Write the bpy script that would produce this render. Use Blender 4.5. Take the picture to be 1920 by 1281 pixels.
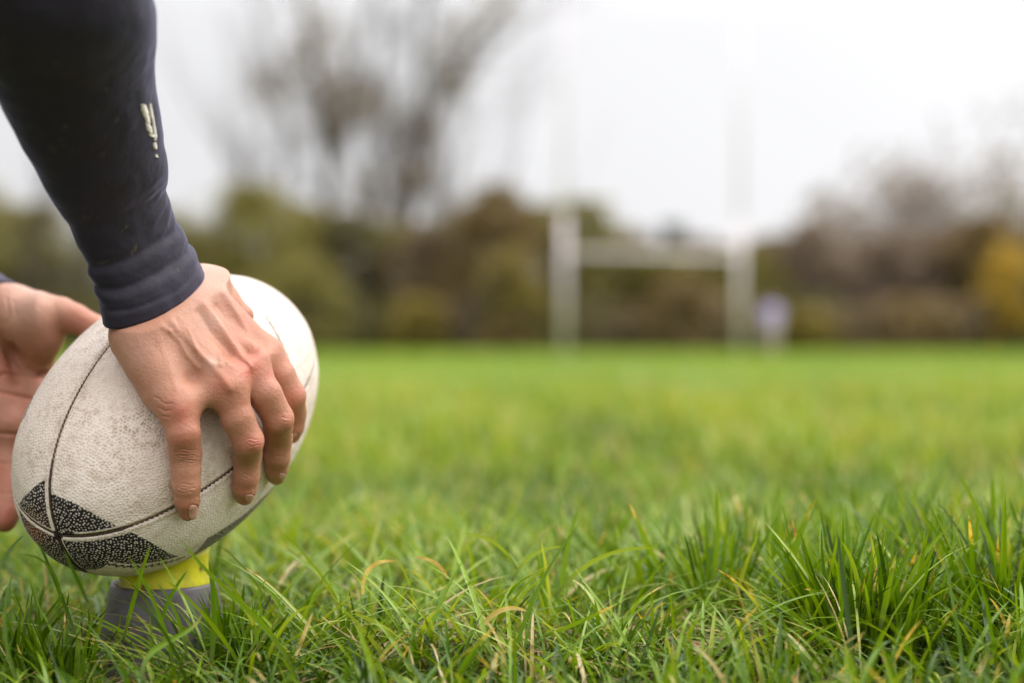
import bpy, math
import numpy as np
from mathutils import Vector
R = math.radians

# ------------------------------------------------------------------ camera, sky, sun, exposure
scene = bpy.context.scene
for o in list(bpy.data.objects):
    bpy.data.objects.remove(o)
col = scene.collection
CAM_H = .24
FPX = 2667.0
cam_d = bpy.data.cameras.new('camera'); cam = bpy.data.objects.new('camera', cam_d); col.objects.link(cam)
cam.location = (0, 0, CAM_H); cam.rotation_euler = (R(90) + math.atan2(9.5, FPX), 0, 0)
cam_d.sensor_width = 36; cam_d.lens = 50.0; cam_d.clip_start = .05; cam_d.clip_end = 3000
cam_d.dof.use_dof = True; cam_d.dof.focus_distance = .99; cam_d.dof.aperture_fstop = 2.15
scene.camera = cam

SUN_EL, SUN_AZ = 46, 72          # from straight ahead (+Y) towards the right (+X)
world = bpy.data.worlds.new('World'); scene.world = world; world.use_nodes = True
nt = world.node_tree; nt.nodes.clear()
def wn(t, **k):
    n = nt.nodes.new(t)
    for a, b in k.items(): setattr(n, a, b)
    return n
sky = wn('ShaderNodeTexSky', sky_type='NISHITA', sun_disc=False, sun_elevation=R(SUN_EL), sun_rotation=R(SUN_AZ))
bg_sky = wn('ShaderNodeBackground'); bg_sky.inputs[1].default_value = .05
nt.links.new(sky.outputs[0], bg_sky.inputs[0])
tc = wn('ShaderNodeTexCoord'); sp = wn('ShaderNodeSeparateXYZ'); nt.links.new(tc.outputs['Generated'], sp.inputs[0])
rp = wn('ShaderNodeValToRGB'); nt.links.new(sp.outputs[2], rp.inputs[0])
e = rp.color_ramp.elements
e[0].position = 0; e[0].color = (.300, .299, .304, 1)
e[1].position = 1; e[1].color = (1, 1, 1.0, 1)
k = e.new(.22); k.color = (.312, .311, .316, 1)
k = e.new(.5); k.color = (.62, .615, .63, 1)
cn = wn('ShaderNodeTexNoise'); cn.inputs['Scale'].default_value = 2.2; cn.inputs['Detail'].default_value = 3
nt.links.new(tc.outputs['Generated'], cn.inputs['Vector'])
cm = wn('ShaderNodeMapRange'); cm.inputs[3].default_value = .97; cm.inputs[4].default_value = 1.03
nt.links.new(cn.outputs[0], cm.inputs[0])
mx = wn('ShaderNodeVectorMath', operation='SCALE'); nt.links.new(rp.outputs[0], mx.inputs[0]); nt.links.new(cm.outputs[0], mx.inputs['Scale'])
bg_cl = wn('ShaderNodeBackground'); bg_cl.inputs[1].default_value = 3.3
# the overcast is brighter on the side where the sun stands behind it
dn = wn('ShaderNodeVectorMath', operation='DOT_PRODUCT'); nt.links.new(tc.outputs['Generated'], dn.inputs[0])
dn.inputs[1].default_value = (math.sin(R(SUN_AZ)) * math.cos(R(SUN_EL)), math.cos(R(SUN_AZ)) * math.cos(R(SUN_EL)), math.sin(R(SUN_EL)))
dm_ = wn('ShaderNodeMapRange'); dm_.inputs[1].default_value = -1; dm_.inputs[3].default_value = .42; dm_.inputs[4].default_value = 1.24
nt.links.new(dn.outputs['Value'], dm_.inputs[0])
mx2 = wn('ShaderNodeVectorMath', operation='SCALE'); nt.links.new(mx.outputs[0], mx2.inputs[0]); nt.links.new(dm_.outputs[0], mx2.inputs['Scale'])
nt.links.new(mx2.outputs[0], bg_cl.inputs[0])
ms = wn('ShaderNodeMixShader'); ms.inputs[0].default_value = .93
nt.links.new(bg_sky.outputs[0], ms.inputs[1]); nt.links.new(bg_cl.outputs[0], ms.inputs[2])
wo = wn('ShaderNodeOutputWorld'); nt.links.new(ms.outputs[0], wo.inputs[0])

sun_d = bpy.data.lights.new('sun', 'SUN'); sun = bpy.data.objects.new('sun', sun_d); col.objects.link(sun)
sun_d.energy = 1.5; sun_d.angle = R(22); sun_d.color = (1, .96, .9)
sd = Vector((math.sin(R(SUN_AZ)) * math.cos(R(SUN_EL)), math.cos(R(SUN_AZ)) * math.cos(R(SUN_EL)), math.sin(R(SUN_EL))))
sun.rotation_euler = sd.to_track_quat('Z', 'Y').to_euler(); sun.location = (0, 0, 30)
vs = scene.view_settings
scene.display_settings.display_device = 'sRGB'
vs.view_transform = 'Standard'; vs.look = 'None'; vs.exposure = 0.0; vs.gamma = 1.0; vs.use_curve_mapping = False
scene.render.engine = 'CYCLES'

# ------------------------------------------------------------------ helpers
rng = np.random.default_rng(7)
def pt(px, py, Y):
    """where a photograph pixel lies at distance Y"""
    return np.array([(px - 960) / FPX * Y, Y, CAM_H - (py - 650) / FPX * Y])
def proj(P):
    return np.stack([960 + FPX * P[..., 0] / P[..., 1], 650 - FPX * (P[..., 2] - CAM_H) / P[..., 1]], -1)
def tag(o, label=None, cat=None, group=None, kind=None):
    if label: o['label'] = label
    if cat: o['category'] = cat
    if group: o['group'] = group
    if kind: o['kind'] = kind
    return o
def mesh(name, V, quads=None, tris=None, mat=None, parent=None, attrs=None, smooth=True):
    V = np.asarray(V, np.float32)
    faces = []; ln = []
    if quads is not None and len(quads): faces.append(np.asarray(quads, np.int32).ravel()); ln.append(np.full(len(quads), 4, np.int32))
    if tris is not None and len(tris): faces.append(np.asarray(tris, np.int32).ravel()); ln.append(np.full(len(tris), 3, np.int32))
    idx = np.concatenate(faces); ln = np.concatenate(ln)
    m = bpy.data.meshes.new(name)
    m.vertices.add(len(V)); m.vertices.foreach_set('co', V.ravel())
    m.loops.add(len(idx)); m.loops.foreach_set('vertex_index', idx)
    m.polygons.add(len(ln)); st = np.zeros(len(ln), np.int32); st[1:] = np.cumsum(ln)[:-1]
    m.polygons.foreach_set('loop_start', st); m.polygons.foreach_set('loop_total', ln)
    m.polygons.foreach_set('use_smooth', np.full(len(ln), smooth))
    m.update(calc_edges=True); m.validate()
    for k, v in (attrs or {}).items():
        a = m.attributes.new(k, 'FLOAT', 'POINT'); a.data.foreach_set('value', np.asarray(v, np.float32).ravel())
    o = bpy.data.objects.new(name, m); col.objects.link(o)
    if mat: m.materials.append(mat)
    if parent: o.parent = parent
    return o
def empty(name, loc):
    o = bpy.data.objects.new(name, None); col.objects.link(o); o.location = loc; o.empty_display_size = .1
    return o
def child(o, parent):
    """parent without moving a mesh that was built in world coordinates"""
    if parent.type == 'EMPTY':
        o.location = -Vector(parent.location) + Vector(o.location)
    o.parent = parent
    return o
def grid_faces(n, m_, wrap=True, off=0):
    i, j = np.meshgrid(np.arange(n - 1), np.arange(m_ if wrap else m_ - 1), indexing='ij')
    i = i.ravel(); j = j.ravel(); j2 = (j + 1) % m_
    return np.stack([i * m_ + j, i * m_ + j2, (i + 1) * m_ + j2, (i + 1) * m_ + j], 1) + off

class Mat:
    def __init__(s, name):
        s.m = bpy.data.materials.new(name); s.m.use_nodes = True; s.t = s.m.node_tree
        s.b = s.t.nodes['Principled BSDF']; s.out = s.t.nodes['Material Output']
    def n(s, t, **k):
        nd = s.t.nodes.new(t)
        for a, b in k.items(): setattr(nd, a, b)
        return nd
    def l(s, a, b): s.t.links.new(a, b)
    def set(s, **k):
        for a, b in k.items(): s.b.inputs[a.replace('_', ' ')].default_value = b
        return s
    def attr(s, name): return s.n('ShaderNodeAttribute', attribute_name=name).outputs['Fac']
    def obj(s, scale=None):
        c = s.n('ShaderNodeTexCoord').outputs['Object']
        return c
    def noise(s, scale, detail=3, vec=None, rough=.5):
        n = s.n('ShaderNodeTexNoise'); n.inputs['Scale'].default_value = scale; n.inputs['Detail'].default_value = detail; n.inputs['Roughness'].default_value = rough
        s.l(vec or s.obj(), n.inputs['Vector']); return n.outputs[0]
    def voro(s, scale, vec=None, rnd=1, out='Distance'):
        n = s.n('ShaderNodeTexVoronoi'); n.inputs['Scale'].default_value = scale; n.inputs['Randomness'].default_value = rnd
        s.l(vec or s.obj(), n.inputs['Vector']); return n.outputs[out]
    def ramp(s, fac, stops):
        r = s.n('ShaderNodeMapRange'); r.inputs[1].default_value, r.inputs[2].default_value = stops[0], stops[1]
        if len(stops) > 2: r.inputs[3].default_value, r.inputs[4].default_value = stops[2], stops[3]
        s.l(fac, r.inputs[0]); return r.outputs[0]
    def colramp(s, fac, stops):
        r = s.n('ShaderNodeValToRGB'); el = r.color_ramp.elements
        while len(el) < len(stops): el.new(.5)
        for q, (p, c) in zip(el, stops): q.position = p; q.color = (*c, 1)
        s.l(fac, r.inputs[0]); return r.outputs[0]
    def mix(s, fac, a, b, mode='MIX'):
        n = s.n('ShaderNodeMix', data_type='RGBA', blend_type=mode)
        for v, i in ((fac, 0), (a, 6), (b, 7)):
            if isinstance(v, (int, float)): n.inputs[i].default_value = v
            elif isinstance(v, tuple): n.inputs[i].default_value = (*v, 1)
            else: s.l(v, n.inputs[i])
        return n.outputs[2]
    def math(s, op, a, b=None):
        n = s.n('ShaderNodeMath', operation=op)
        for v, i in ((a, 0), (b, 1)):
            if v is None: continue
            if isinstance(v, (int, float)): n.inputs[i].default_value = v
            else: s.l(v, n.inputs[i])
        return n.outputs[0]
    def bump(s, h, strength, dist, prev=None):
        n = s.n('ShaderNodeBump'); n.inputs['Strength'].default_value = strength; n.inputs['Distance'].default_value = dist
        s.l(h, n.inputs['Height'])
        if prev is not None: s.l(prev, n.inputs['Normal'])
        s.l(n.outputs[0], s.b.inputs['Normal']); return n.outputs[0]
    def col(s, c): s.l(c, s.b.inputs['Base Color'])
def simple(name, c, rough=.7, var=.25, scale=20, **k):
    m = Mat(name); m.set(Roughness=rough, **k)
    d = tuple(x * (1 - var) for x in c); l = tuple(min(1, x * (1 + var)) for x in c)
    m.col(m.mix(m.noise(scale), d, l)); return m.m

# smooth signed-distance modelling for bodies
def smin(a, b, k):
    h = np.maximum(k - np.abs(a - b), 0) / k
    return np.minimum(a, b) - h * h * k * .25
class Field:
    def __init__(s, lo, hi, h):
        s.lo = np.array(lo, float); s.h = h
        s.n = np.ceil((np.array(hi) - s.lo) / h).astype(int) + 1
        s.f = np.full(s.n, .05, np.float32)
    def box(s, lo, hi):
        a = np.clip(np.floor((lo - s.lo) / s.h).astype(int), 0, s.n); b = np.clip(np.ceil((hi - s.lo) / s.h).astype(int) + 1, 0, s.n)
        return tuple(slice(p, q) for p, q in zip(a, b))
    def coords(s, sl):
        return np.meshgrid(*[(s.lo[i] + s.h * np.arange(sl[i].start, sl[i].stop)).astype(np.float32) for i in range(3)], indexing='ij', sparse=True)
    def cone(s, a, b, ra, rb, k=.006, pad=.02):
        a = np.asarray(a, float); b = np.asarray(b, float); m = max(ra, rb) + pad
        sl = s.box(np.minimum(a, b) - m, np.maximum(a, b) + m)
        X, Y, Z = s.coords(sl)
        if min(X.shape[0], Y.shape[1], Z.shape[2]) == 0: return
        d = b - a; L = max(float(d @ d), 1e-12)
        t = np.clip(((X - a[0]) * d[0] + (Y - a[1]) * d[1] + (Z - a[2]) * d[2]) / L, 0, 1)
        D = np.sqrt((X - a[0] - t * d[0]) ** 2 + (Y - a[1] - t * d[1]) ** 2 + (Z - a[2] - t * d[2]) ** 2) - (ra + (rb - ra) * t)
        s.f[sl] = smin(s.f[sl], D.astype(np.float32), k)
    def chain(s, pts, k=.004, pad=.02):
        for (p, r), (q, r2) in zip(pts[:-1], pts[1:]): s.cone(p, q, r, r2, k, pad)
    def ball(s, c, rad, k=.01):
        c = np.asarray(c, float); rad = np.asarray(rad, float); m = rad.max() + .03 + k
        sl = s.box(c - m, c + m); X, Y, Z = s.coords(sl)
        q = np.sqrt(((X - c[0]) / rad[0]) ** 2 + ((Y - c[1]) / rad[1]) ** 2 + ((Z - c[2]) / rad[2]) ** 2)
        s.f[sl] = smin(s.f[sl], ((q - 1) * rad.min()).astype(np.float32), k)
    def surface(s):
        f = s.f; h = s.h; nx, ny, nz = f.shape; ins = f < 0
        cells = np.zeros((nx - 1, ny - 1, nz - 1), np.uint8)
        for dx in (0, 1):
            for dy in (0, 1):
                for dz in (0, 1): cells += ins[dx:nx - 1 + dx, dy:ny - 1 + dy, dz:nz - 1 + dz]
        act = (cells > 0) & (cells < 8); I = np.argwhere(act); idx = -np.ones(act.shape, np.int32); idx[act] = np.arange(len(I))
        acc = np.zeros((len(I), 3)); cnt = np.zeros(len(I))
        cor = [(0, 0, 0), (1, 0, 0), (0, 1, 0), (1, 1, 0), (0, 0, 1), (1, 0, 1), (0, 1, 1), (1, 1, 1)]
        vals = [f[I[:, 0] + c[0], I[:, 1] + c[1], I[:, 2] + c[2]] for c in cor]
        for a in range(8):
            for b in range(a + 1, 8):
                df = [abs(cor[a][q] - cor[b][q]) for q in range(3)]
                if sum(df) != 1: continue
                x = (vals[a] < 0) != (vals[b] < 0)
                t = np.where(x, vals[a] / np.where(x, vals[a] - vals[b], 1), 0)
                for q in range(3): acc[:, q] += np.where(x, cor[a][q] + t * (cor[b][q] - cor[a][q]), 0)
                cnt += x
        V = s.lo + h * (I + acc / cnt[:, None]); Q = []
        for ax in range(3):
            o1, o2 = [(1, 2), (2, 0), (0, 1)][ax]
            s0 = [slice(None)] * 3; s1 = [slice(None)] * 3
            s0[ax] = slice(0, -1); s1[ax] = slice(1, None)
            A = ins[tuple(s0)]; B = ins[tuple(s1)]; E = np.argwhere(A != B)
            ok = (E[:, o1] > 0) & (E[:, o2] > 0) & (E[:, o1] < f.shape[o1] - 1) & (E[:, o2] < f.shape[o2] - 1); E = E[ok]
            flip = A[E[:, 0], E[:, 1], E[:, 2]]
            def c(d1, d2):
                G = E.copy(); G[:, o1] -= d1; G[:, o2] -= d2; return idx[G[:, 0], G[:, 1], G[:, 2]]
            q = np.stack([c(1, 1), c(0, 1), c(0, 0), c(1, 0)], 1)
            q[~flip] = q[~flip][:, ::-1]; Q.append(q)
        return V, np.concatenate(Q)
def relax(V, Q, n=2, lam=.5):
    E = np.concatenate([Q[:, [0, 1]], Q[:, [1, 2]], Q[:, [2, 3]], Q[:, [3, 0]]])
    for _ in range(n):
        S = np.zeros_like(V); C = np.zeros(len(V))
        for a, b in ((0, 1), (1, 0)):
            for q in range(3): S[:, q] += np.bincount(E[:, a], V[E[:, b], q], len(V))
            C += np.bincount(E[:, a], minlength=len(V))
        V = V + lam * (S / np.maximum(C, 1)[:, None] - V)
    return V
def normals(V, Q):
    n = np.cross(V[Q[:, 2]] - V[Q[:, 0]], V[Q[:, 3]] - V[Q[:, 1]]); N = np.zeros_like(V)
    for k in range(Q.shape[1]):
        for q in range(3): N[:, q] += np.bincount(Q[:, k], n[:, q], len(V))
    return N / np.maximum(np.linalg.norm(N, axis=1), 1e-12)[:, None]
def subdivide(V, Q, levels=1):
    m = bpy.data.meshes.new('tmp'); m.from_pydata(V.tolist(), [], Q.tolist()); o = bpy.data.objects.new('tmp', m); col.objects.link(o)
    md = o.modifiers.new('s', 'SUBSURF'); md.levels = levels; md.render_levels = levels
    ev = o.evaluated_get(bpy.context.evaluated_depsgraph_get()).to_mesh()
    V2 = np.empty(len(ev.vertices) * 3); ev.vertices.foreach_get('co', V2)
    Q2 = np.empty(len(ev.polygons) * 4, np.int32); ev.loops.foreach_get('vertex_index', Q2)
    bpy.data.objects.remove(o); bpy.data.meshes.remove(m)
    return V2.reshape(-1, 3), Q2.reshape(-1, 4)
def seg_dist(q, poly):
    """pixel distance of points q to a polyline, with the parameter along it"""
    poly = np.asarray(poly, float); best = np.full(len(q), 1e9)
    for a, b in zip(poly[:-1], poly[1:]):
        d = b - a; t = np.clip(((q - a) @ d) / max(d @ d, 1e-9), 0, 1)
        best = np.minimum(best, np.linalg.norm(q - a - t[:, None] * d, axis=1))
    return best
def noise3(P, scale, seed=0):
    """cheap smooth value noise in numpy"""
    q = P * scale + seed * 17.3; i = np.floor(q).astype(np.int64); f = q - i; f = f * f * (3 - 2 * f); r = np.zeros(len(P))
    for dx in (0, 1):
        for dy in (0, 1):
            for dz in (0, 1):
                hsh = ((i[:, 0] + dx) * 73856093 ^ (i[:, 1] + dy) * 19349663 ^ (i[:, 2] + dz) * 83492791) & 0xffff
                hsh = (hsh * 40503 + (hsh >> 3) * 977) & 0xffff
                w = (f[:, 0] if dx else 1 - f[:, 0]) * (f[:, 1] if dy else 1 - f[:, 1]) * (f[:, 2] if dz else 1 - f[:, 2])
                r += w * hsh / 65535.
    return r

#@@FIELD
# ------------------------------------------------------------------ the ground
gm = Mat('ground'); gm.set(Roughness=.95)
n1 = gm.noise(.35, 4); n2 = gm.noise(60, 4)
g_c = gm.mix(gm.ramp(n1, (.35, .65)), (.14, .235, .008), (.20, .31, .015))
gxyz = gm.n('ShaderNodeSeparateXYZ'); gm.l(gm.obj(), gxyz.inputs[0])
g_n = gm.mix(gm.ramp(gm.noise(35, 5), (.35, .65)), (.030, .030, .010), (.085, .060, .030))
g_f = gm.mix(gm.ramp(n2, (.4, .65)), g_c, (.09, .085, .03))
gm.col(gm.mix(gm.ramp(gxyz.outputs[1], (2.5, 7)), g_n, g_f))
gm.bump(n2, .6, .02)
S_ = 900
gx = np.concatenate([[-S_], np.linspace(-40, 40, 41), [S_]]); gy = np.concatenate([[-S_], np.linspace(-20, 90, 56), [S_]])
GX, GY = np.meshgrid(gx, gy, indexing='ij')
GZ = np.where((np.abs(GX) <= 40) & (GY > 5) & (GY <= 90), .015 * np.sin(GX * .6 + GY * .3), 0)
gq = grid_faces(len(gx), len(gy), False)[:, ::-1]
ground = mesh('field', np.stack([GX, GY, GZ - .002], -1).reshape(-1, 3), gq, mat=gm.m)
tag(ground, kind='structure')

# ------------------------------------------------------------------ grass
def blade_material():
    m = Mat('grass_blades')
    tint, tt_, dry = m.attr('tint'), m.attr('along'), m.attr('dry')
    g = m.colramp(tint, [(0, (.028, .068, .003)), (.35, (.105, .215, .004)), (.7, (.235, .365, .010)), (1, (.40, .46, .10))])  # palest stop paints the sheen of the blades into their colour
    g = m.mix(m.ramp(tt_, (.0, .35)), (.10, .15, .04), g)
    tipf = m.ramp(m.math('ADD', tt_, m.math('MULTIPLY', m.noise(140, 2), .25)), (.88, .97))
    isdry = m.math('MULTIPLY', m.ramp(dry, (.84, .87)), tipf)
    tipc = m.colramp(m.noise(220, 2), [(.35, (.32, .13, .02)), (.45, (.62, .42, .06)), (.62, (.66, .57, .28))])
    g = m.mix(isdry, g, tipc)
    g = m.mix(m.ramp(dry, (.955, .958)), g, m.colramp(m.noise(90, 2), [(.3, (.42, .30, .11)), (.7, (.70, .58, .32))]))
    m.col(g); m.set(Roughness=.32, Specular_IOR_Level=.42)
    tr = m.n('ShaderNodeBsdfTranslucent'); m.l(m.mix(1.0, g, (1.45, 1.25, .35), 'MULTIPLY'), tr.inputs[0])
    mxs = m.n('ShaderNodeMixShader'); mxs.inputs[0].default_value = .34
    m.l(m.b.outputs[0], mxs.inputs[1]); m.l(tr.outputs[0], mxs.inputs[2]); m.l(mxs.outputs[0], m.out.inputs[0])
    return m.m
GV, GQ, GA = [], [], {'tint': [], 'along': [], 'dry': []}; goff = 0
def add_blades(base, length, th0, th1, az, width, tint, dry, nseg, fold=True, twist=None):
    global goff
    N = len(base); rows = nseg + 1; c = 3 if fold else 2
    t = np.linspace(0, 1, rows)
    D = np.stack([np.cos(az), np.sin(az), 0 * az], 1)
    P = np.zeros((N, rows, 3)); P[:, 0] = base; cur = base.copy()
    for i in range(1, rows):
        th = th0 + th1 * ((i - .5) / nseg) ** 1.3
        cur = cur + (length / nseg)[:, None] * (np.sin(th)[:, None] * D + np.cos(th)[:, None] * np.array([0, 0, 1]))
        cur[:, 2] = np.maximum(cur[:, 2], .003)
        P[:, i] = cur
    ta = (twist if twist is not None else rng.uniform(-1, 1, N))
    W = np.stack([-np.sin(az + ta), np.cos(az + ta), 0 * az], 1)
    w = width[:, None] * (.55 + .45 * np.minimum(t * 3, 1))[None] * np.sqrt(np.maximum(1 - t ** 2.2, 0))[None] * .5 + width[:, None] * .02
    n = np.cross(W, np.array([0, 0, 1.])) 
    if fold: rowsP = np.stack([P - W[:, None] * w[..., None], P + n[:, None] * w[..., None] * .45, P + W[:, None] * w[..., None]], 2)
    else: rowsP = np.stack([P - W[:, None] * w[..., None], P + W[:, None] * w[..., None]], 2)
    V = rowsP.reshape(-1, 3)
    i, r, k = np.meshgrid(np.arange(N), np.arange(nseg), np.arange(c - 1), indexing='ij')
    b = (i * rows * c + r * c + k).ravel() + goff
    GV.append(V); GQ.append(np.stack([b, b + 1, b + c + 1, b + c], 1)); goff += len(V)
    GA['tint'].append(np.repeat(tint, rows * c)); GA['dry'].append(np.repeat(dry, rows * c)); GA['along'].append(np.tile(np.repeat(t, c), N))
BX, BY = -.262, 1.072           # the tee
def tall(x, y):
    """how rank the grass grows at a spot, 0..1"""
    P = np.stack([x, y, 0 * x], 1)
    n = .55 * noise3(P, 3.2, 1) + .45 * noise3(P, 8, 2)
    right = 1 / (1 + np.exp(-(x - .14 * y) * 18)) * (.35 + .65 * n)
    left = np.exp(-((x + .27) / .17) ** 2 - ((y - 1.0) / .22) ** 2) * .5
    return np.clip(.12 + .35 * n + .62 * right * np.exp(-((y - 1.2) / .5) ** 2) + left * .22, 0, 1)
def sample(y0, y1, dens, kx, ax):
    A = (y1 - y0) * (kx * (y0 + y1) + 2 * ax); N = int(A * dens)
    y = np.sqrt(rng.uniform(0, 1, N)) ; y = y0 + (y1 - y0) * rng.uniform(0, 1, N)
    keep = rng.uniform(0, 1, N) < (kx * y + ax) / (kx * y1 + ax) * 1.0
    y = y[keep]; x = rng.uniform(-1, 1, len(y)) * (kx * y + ax); return x, y
# near turf: tufts of a dozen blades fanning out, among single blades
def thin(x, y, k=.8):
    """drop blades where the turf is worn thin"""
    p = 0 * x
    for px_, Y_, r_ in ((1400, 1.03, .045), (1330, 1.08, .05), (820, 1.03, .05), (1000, 1.10, .05), (1180, 1.05, .035), (640, 1.10, .03)):
        c_ = pt(px_, 1200, Y_); p = np.maximum(p, np.exp(-((x - c_[0]) ** 2 + (y - Y_) ** 2) / r_ ** 2))
    n_ = noise3(np.stack([x, y, 0 * x], 1), 9, 21); p = np.maximum(p, np.clip((n_ - .62) * 4, 0, .7))
    kp = rng.uniform(0, 1, len(x)) > k * p
    return x[kp], y[kp]
x, y = thin(*sample(.52, 2.3, 3500, .44, .22))
T = tall(x, y); nb = rng.integers(3, 8, len(x)); rep = np.repeat(np.arange(len(x)), nb)
bx = x[rep] + rng.normal(0, .006, len(rep)); by = y[rep] + rng.normal(0, .006, len(rep)); T = T[rep]
keepb = ((bx - BX) ** 2 + (by - BY) ** 2 > .047 ** 2); bx, by, T = bx[keepb], by[keepb], T[keepb]; N = len(bx)
L = (.028 + .092 * T ** 1.15) * rng.lognormal(0, .30, N)
frontcap = np.clip((by - .5) / .42, .15, 1); L = L * frontcap * (1 - .40 * np.exp(-((bx + .265) / .085) ** 2 - ((by - .95) / .09) ** 2))
L = np.minimum(L, .135)
az = rng.uniform(0, 2 * np.pi, N)
th0 = np.abs(rng.normal(.12, .28, N)) + (1 - T) * .3 * rng.uniform(0, 1, N); th1 = np.abs(rng.normal(.5, .6, N)) + (1 - T) * rng.uniform(0, 1.4, N)
noff = noise3(np.stack([bx, by, 0 * bx], 1), 5, 9)
tint = np.clip(rng.normal(.42, .25, N) + .6 * (noff - .5), 0, 1)
add_blades(np.stack([bx, by, np.zeros(N) - .002], 1), L, th0, th1, az, rng.uniform(.0020, .0044, N) * (.8 + .5 * T), tint, rng.uniform(0, 1, N), 7)
# the mat of flat-lying blades under the tufts
x, y = thin(*sample(.52, 2.3, 8000, .44, .22), .7)
ok = ((x - BX) ** 2 + (y - BY) ** 2 > .047 ** 2); x, y = x[ok], y[ok]; N = len(x)
add_blades(np.stack([x, y, rng.uniform(.0, .012, N)], 1), rng.uniform(.03, .075, N), rng.uniform(.5, 1.3, N), rng.uniform(.2, .9, N), rng.uniform(0, 6.28, N), rng.uniform(.0012, .003, N), np.clip(rng.normal(.35, .22, N), 0, 1), rng.uniform(0, 1.0, N), 5, False)
# long blades pressed flat across the middle of the picture
x = rng.uniform(-.25, .55, 3600); y = rng.uniform(.95, 1.55, 3600); ok = ((x - BX) ** 2 + (y - BY) ** 2 > .07 ** 2); x, y = x[ok], y[ok]; N = len(x)
cl_ = noise3(np.stack([x, y, 0 * x], 1), 14, 6) * 6.28 * 1.6
add_blades(np.stack([x, y, rng.uniform(0, .02, N)], 1), rng.uniform(.06, .12, N), rng.uniform(.45, 1.15, N), rng.uniform(.3, 1.2, N), cl_ + rng.normal(0, .5, N), rng.uniform(.0022, .004, N), np.clip(rng.normal(.6, .25, N), 0, 1), rng.uniform(0, .975, N), 8)
# rank tufts
for (px_, Y_, n_, h_, r_) in ((1600, 1.03, 130, .115, .020), (1545, 1.05, 60, .115, .014), (1490, 1.07, 60, .10, .016), (1690, 1.03, 90, .11, .020), (1880, 1.07, 120, .13, .022), (1800, 1.12, 80, .12, .02), (1730, 1.18, 70, .12, .02), (1340, 1.13, 80, .11, .02), (1230, 1.17, 60, .10, .018),
                              (1060, 1.12, 40, .085, .015), (1420, 1.22, 90, .12, .025), (1640, 1.25, 90, .13, .025), (1100, 1.35, 80, .11, .03), (900, 1.3, 60, .09, .02), (700, 1.06, 40, .065, .015), (640, 1.02, 30, .06, .014), (430, 1.03, 45, .075, .015), (80, .99, 40, .07, .02), (130, .97, 30, .06, .015), (20, 1.0, 30, .075, .015), (480, 1.0, 30, .065, .012), (1150, 1.02, 40, .06, .02), (2050, 1.1, 90, .12, .03), (-150, 1.05, 60, .08, .02), (1920, 1.2, 80, .13, .02)):
    c_ = pt(px_, 1200, Y_); r1 = r_ * np.sqrt(rng.uniform(0, 1, n_)); a1 = rng.uniform(0, 6.28, n_)
    bx, by = c_[0] + r1 * np.cos(a1), Y_ + r1 * np.sin(a1)
    add_blades(np.stack([bx, by, 0 * bx], 1), h_ * rng.uniform(.45, 1.1, n_), .06 + r1 / r_ * rng.uniform(.0, .45, n_), rng.uniform(.0, .8, n_), a1 + rng.normal(0, .5, n_), rng.uniform(.0026, .0048, n_), np.clip(rng.normal(.33, .2, n_), 0, 1), rng.uniform(0, .9, n_), 9)
# middle distance
x, y = sample(2.3, 7, 5200, .44, .8); Pn = np.stack([x, y * .6, 0 * x], 1); n = np.clip(.5 + 1.5 * (.5 * noise3(Pn, 3.2, 4) + .3 * noise3(Pn, 8, 5) + .2 * noise3(Pn, 17, 6) - .5), 0, 1); kp = rng.uniform(0, 1, len(x)) < .45 + .9 * n; x, y, n = x[kp], y[kp], n[kp]; N = len(x)
add_blades(np.stack([x, y, 0 * x], 1), (.022 + .095 * n) * rng.lognormal(0, .28, N), np.abs(rng.normal(.2, .3, N)), np.abs(rng.normal(.6, .5, N)), rng.uniform(0, 6.28, N), rng.uniform(.0035, .006, N), np.clip(rng.normal(.58, .24, N) + .8 * (n - .5), 0, 1), rng.uniform(.1, 1.02, N), 4, False)
x, y = sample(7, 46, 130, .44, 4); N = len(x); Pn = np.stack([x, y * .5, 0 * x], 1); n = np.clip(.5 + 1.4 * (.6 * noise3(Pn, .8, 4) + .4 * noise3(Pn, 2.2, 5) - .5), 0, 1)
add_blades(np.stack([x, y, 0 * x], 1), (.025 + .03 * n), np.abs(rng.normal(.3, .3, N)), np.abs(rng.normal(.6, .4, N)), rng.uniform(0, 6.28, N), rng.uniform(.014, .026, N), np.clip(rng.normal(.58, .15, N) + .5 * (n - .5), 0, 1), rng.uniform(0, .9, N), 3, False)
x, y = sample(46, 75, 22, .42, 3); N = len(x)
add_blades(np.stack([x, y, 0 * x], 1), rng.uniform(.03, .05, N), np.abs(rng.normal(.3, .3, N)), np.abs(rng.normal(.6, .4, N)), rng.uniform(0, 6.28, N), rng.uniform(.04, .07, N), np.clip(rng.normal(.55, .15, N), 0, 1), rng.uniform(0, .9, N), 2, False)

# turf beside and behind the spot where the ball is set
x = rng.uniform(-2.6, 2.2, 60000); y = rng.uniform(-.6, 2.6, 60000); ok = (np.abs(x) > .44 * y + .18) | (y < .5); x, y = x[ok], y[ok]; ok = (np.hypot(x, y) > .3); x, y = x[ok], y[ok]; N = len(x)
lo_ = np.where(np.hypot(x, y) < .8, .035, .06); n = noise3(np.stack([x, y, 0 * x], 1), 5, 14)
add_blades(np.stack([x, y, 0 * x], 1), lo_ * (.5 + n) * rng.lognormal(0, .22, N), np.abs(rng.normal(.3, .35, N)), np.abs(rng.normal(.7, .5, N)), rng.uniform(0, 6.28, N), rng.uniform(.004, .007, N), np.clip(rng.normal(.45, .24, N), 0, 1), rng.uniform(0, 1, N), 3, False)

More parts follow.
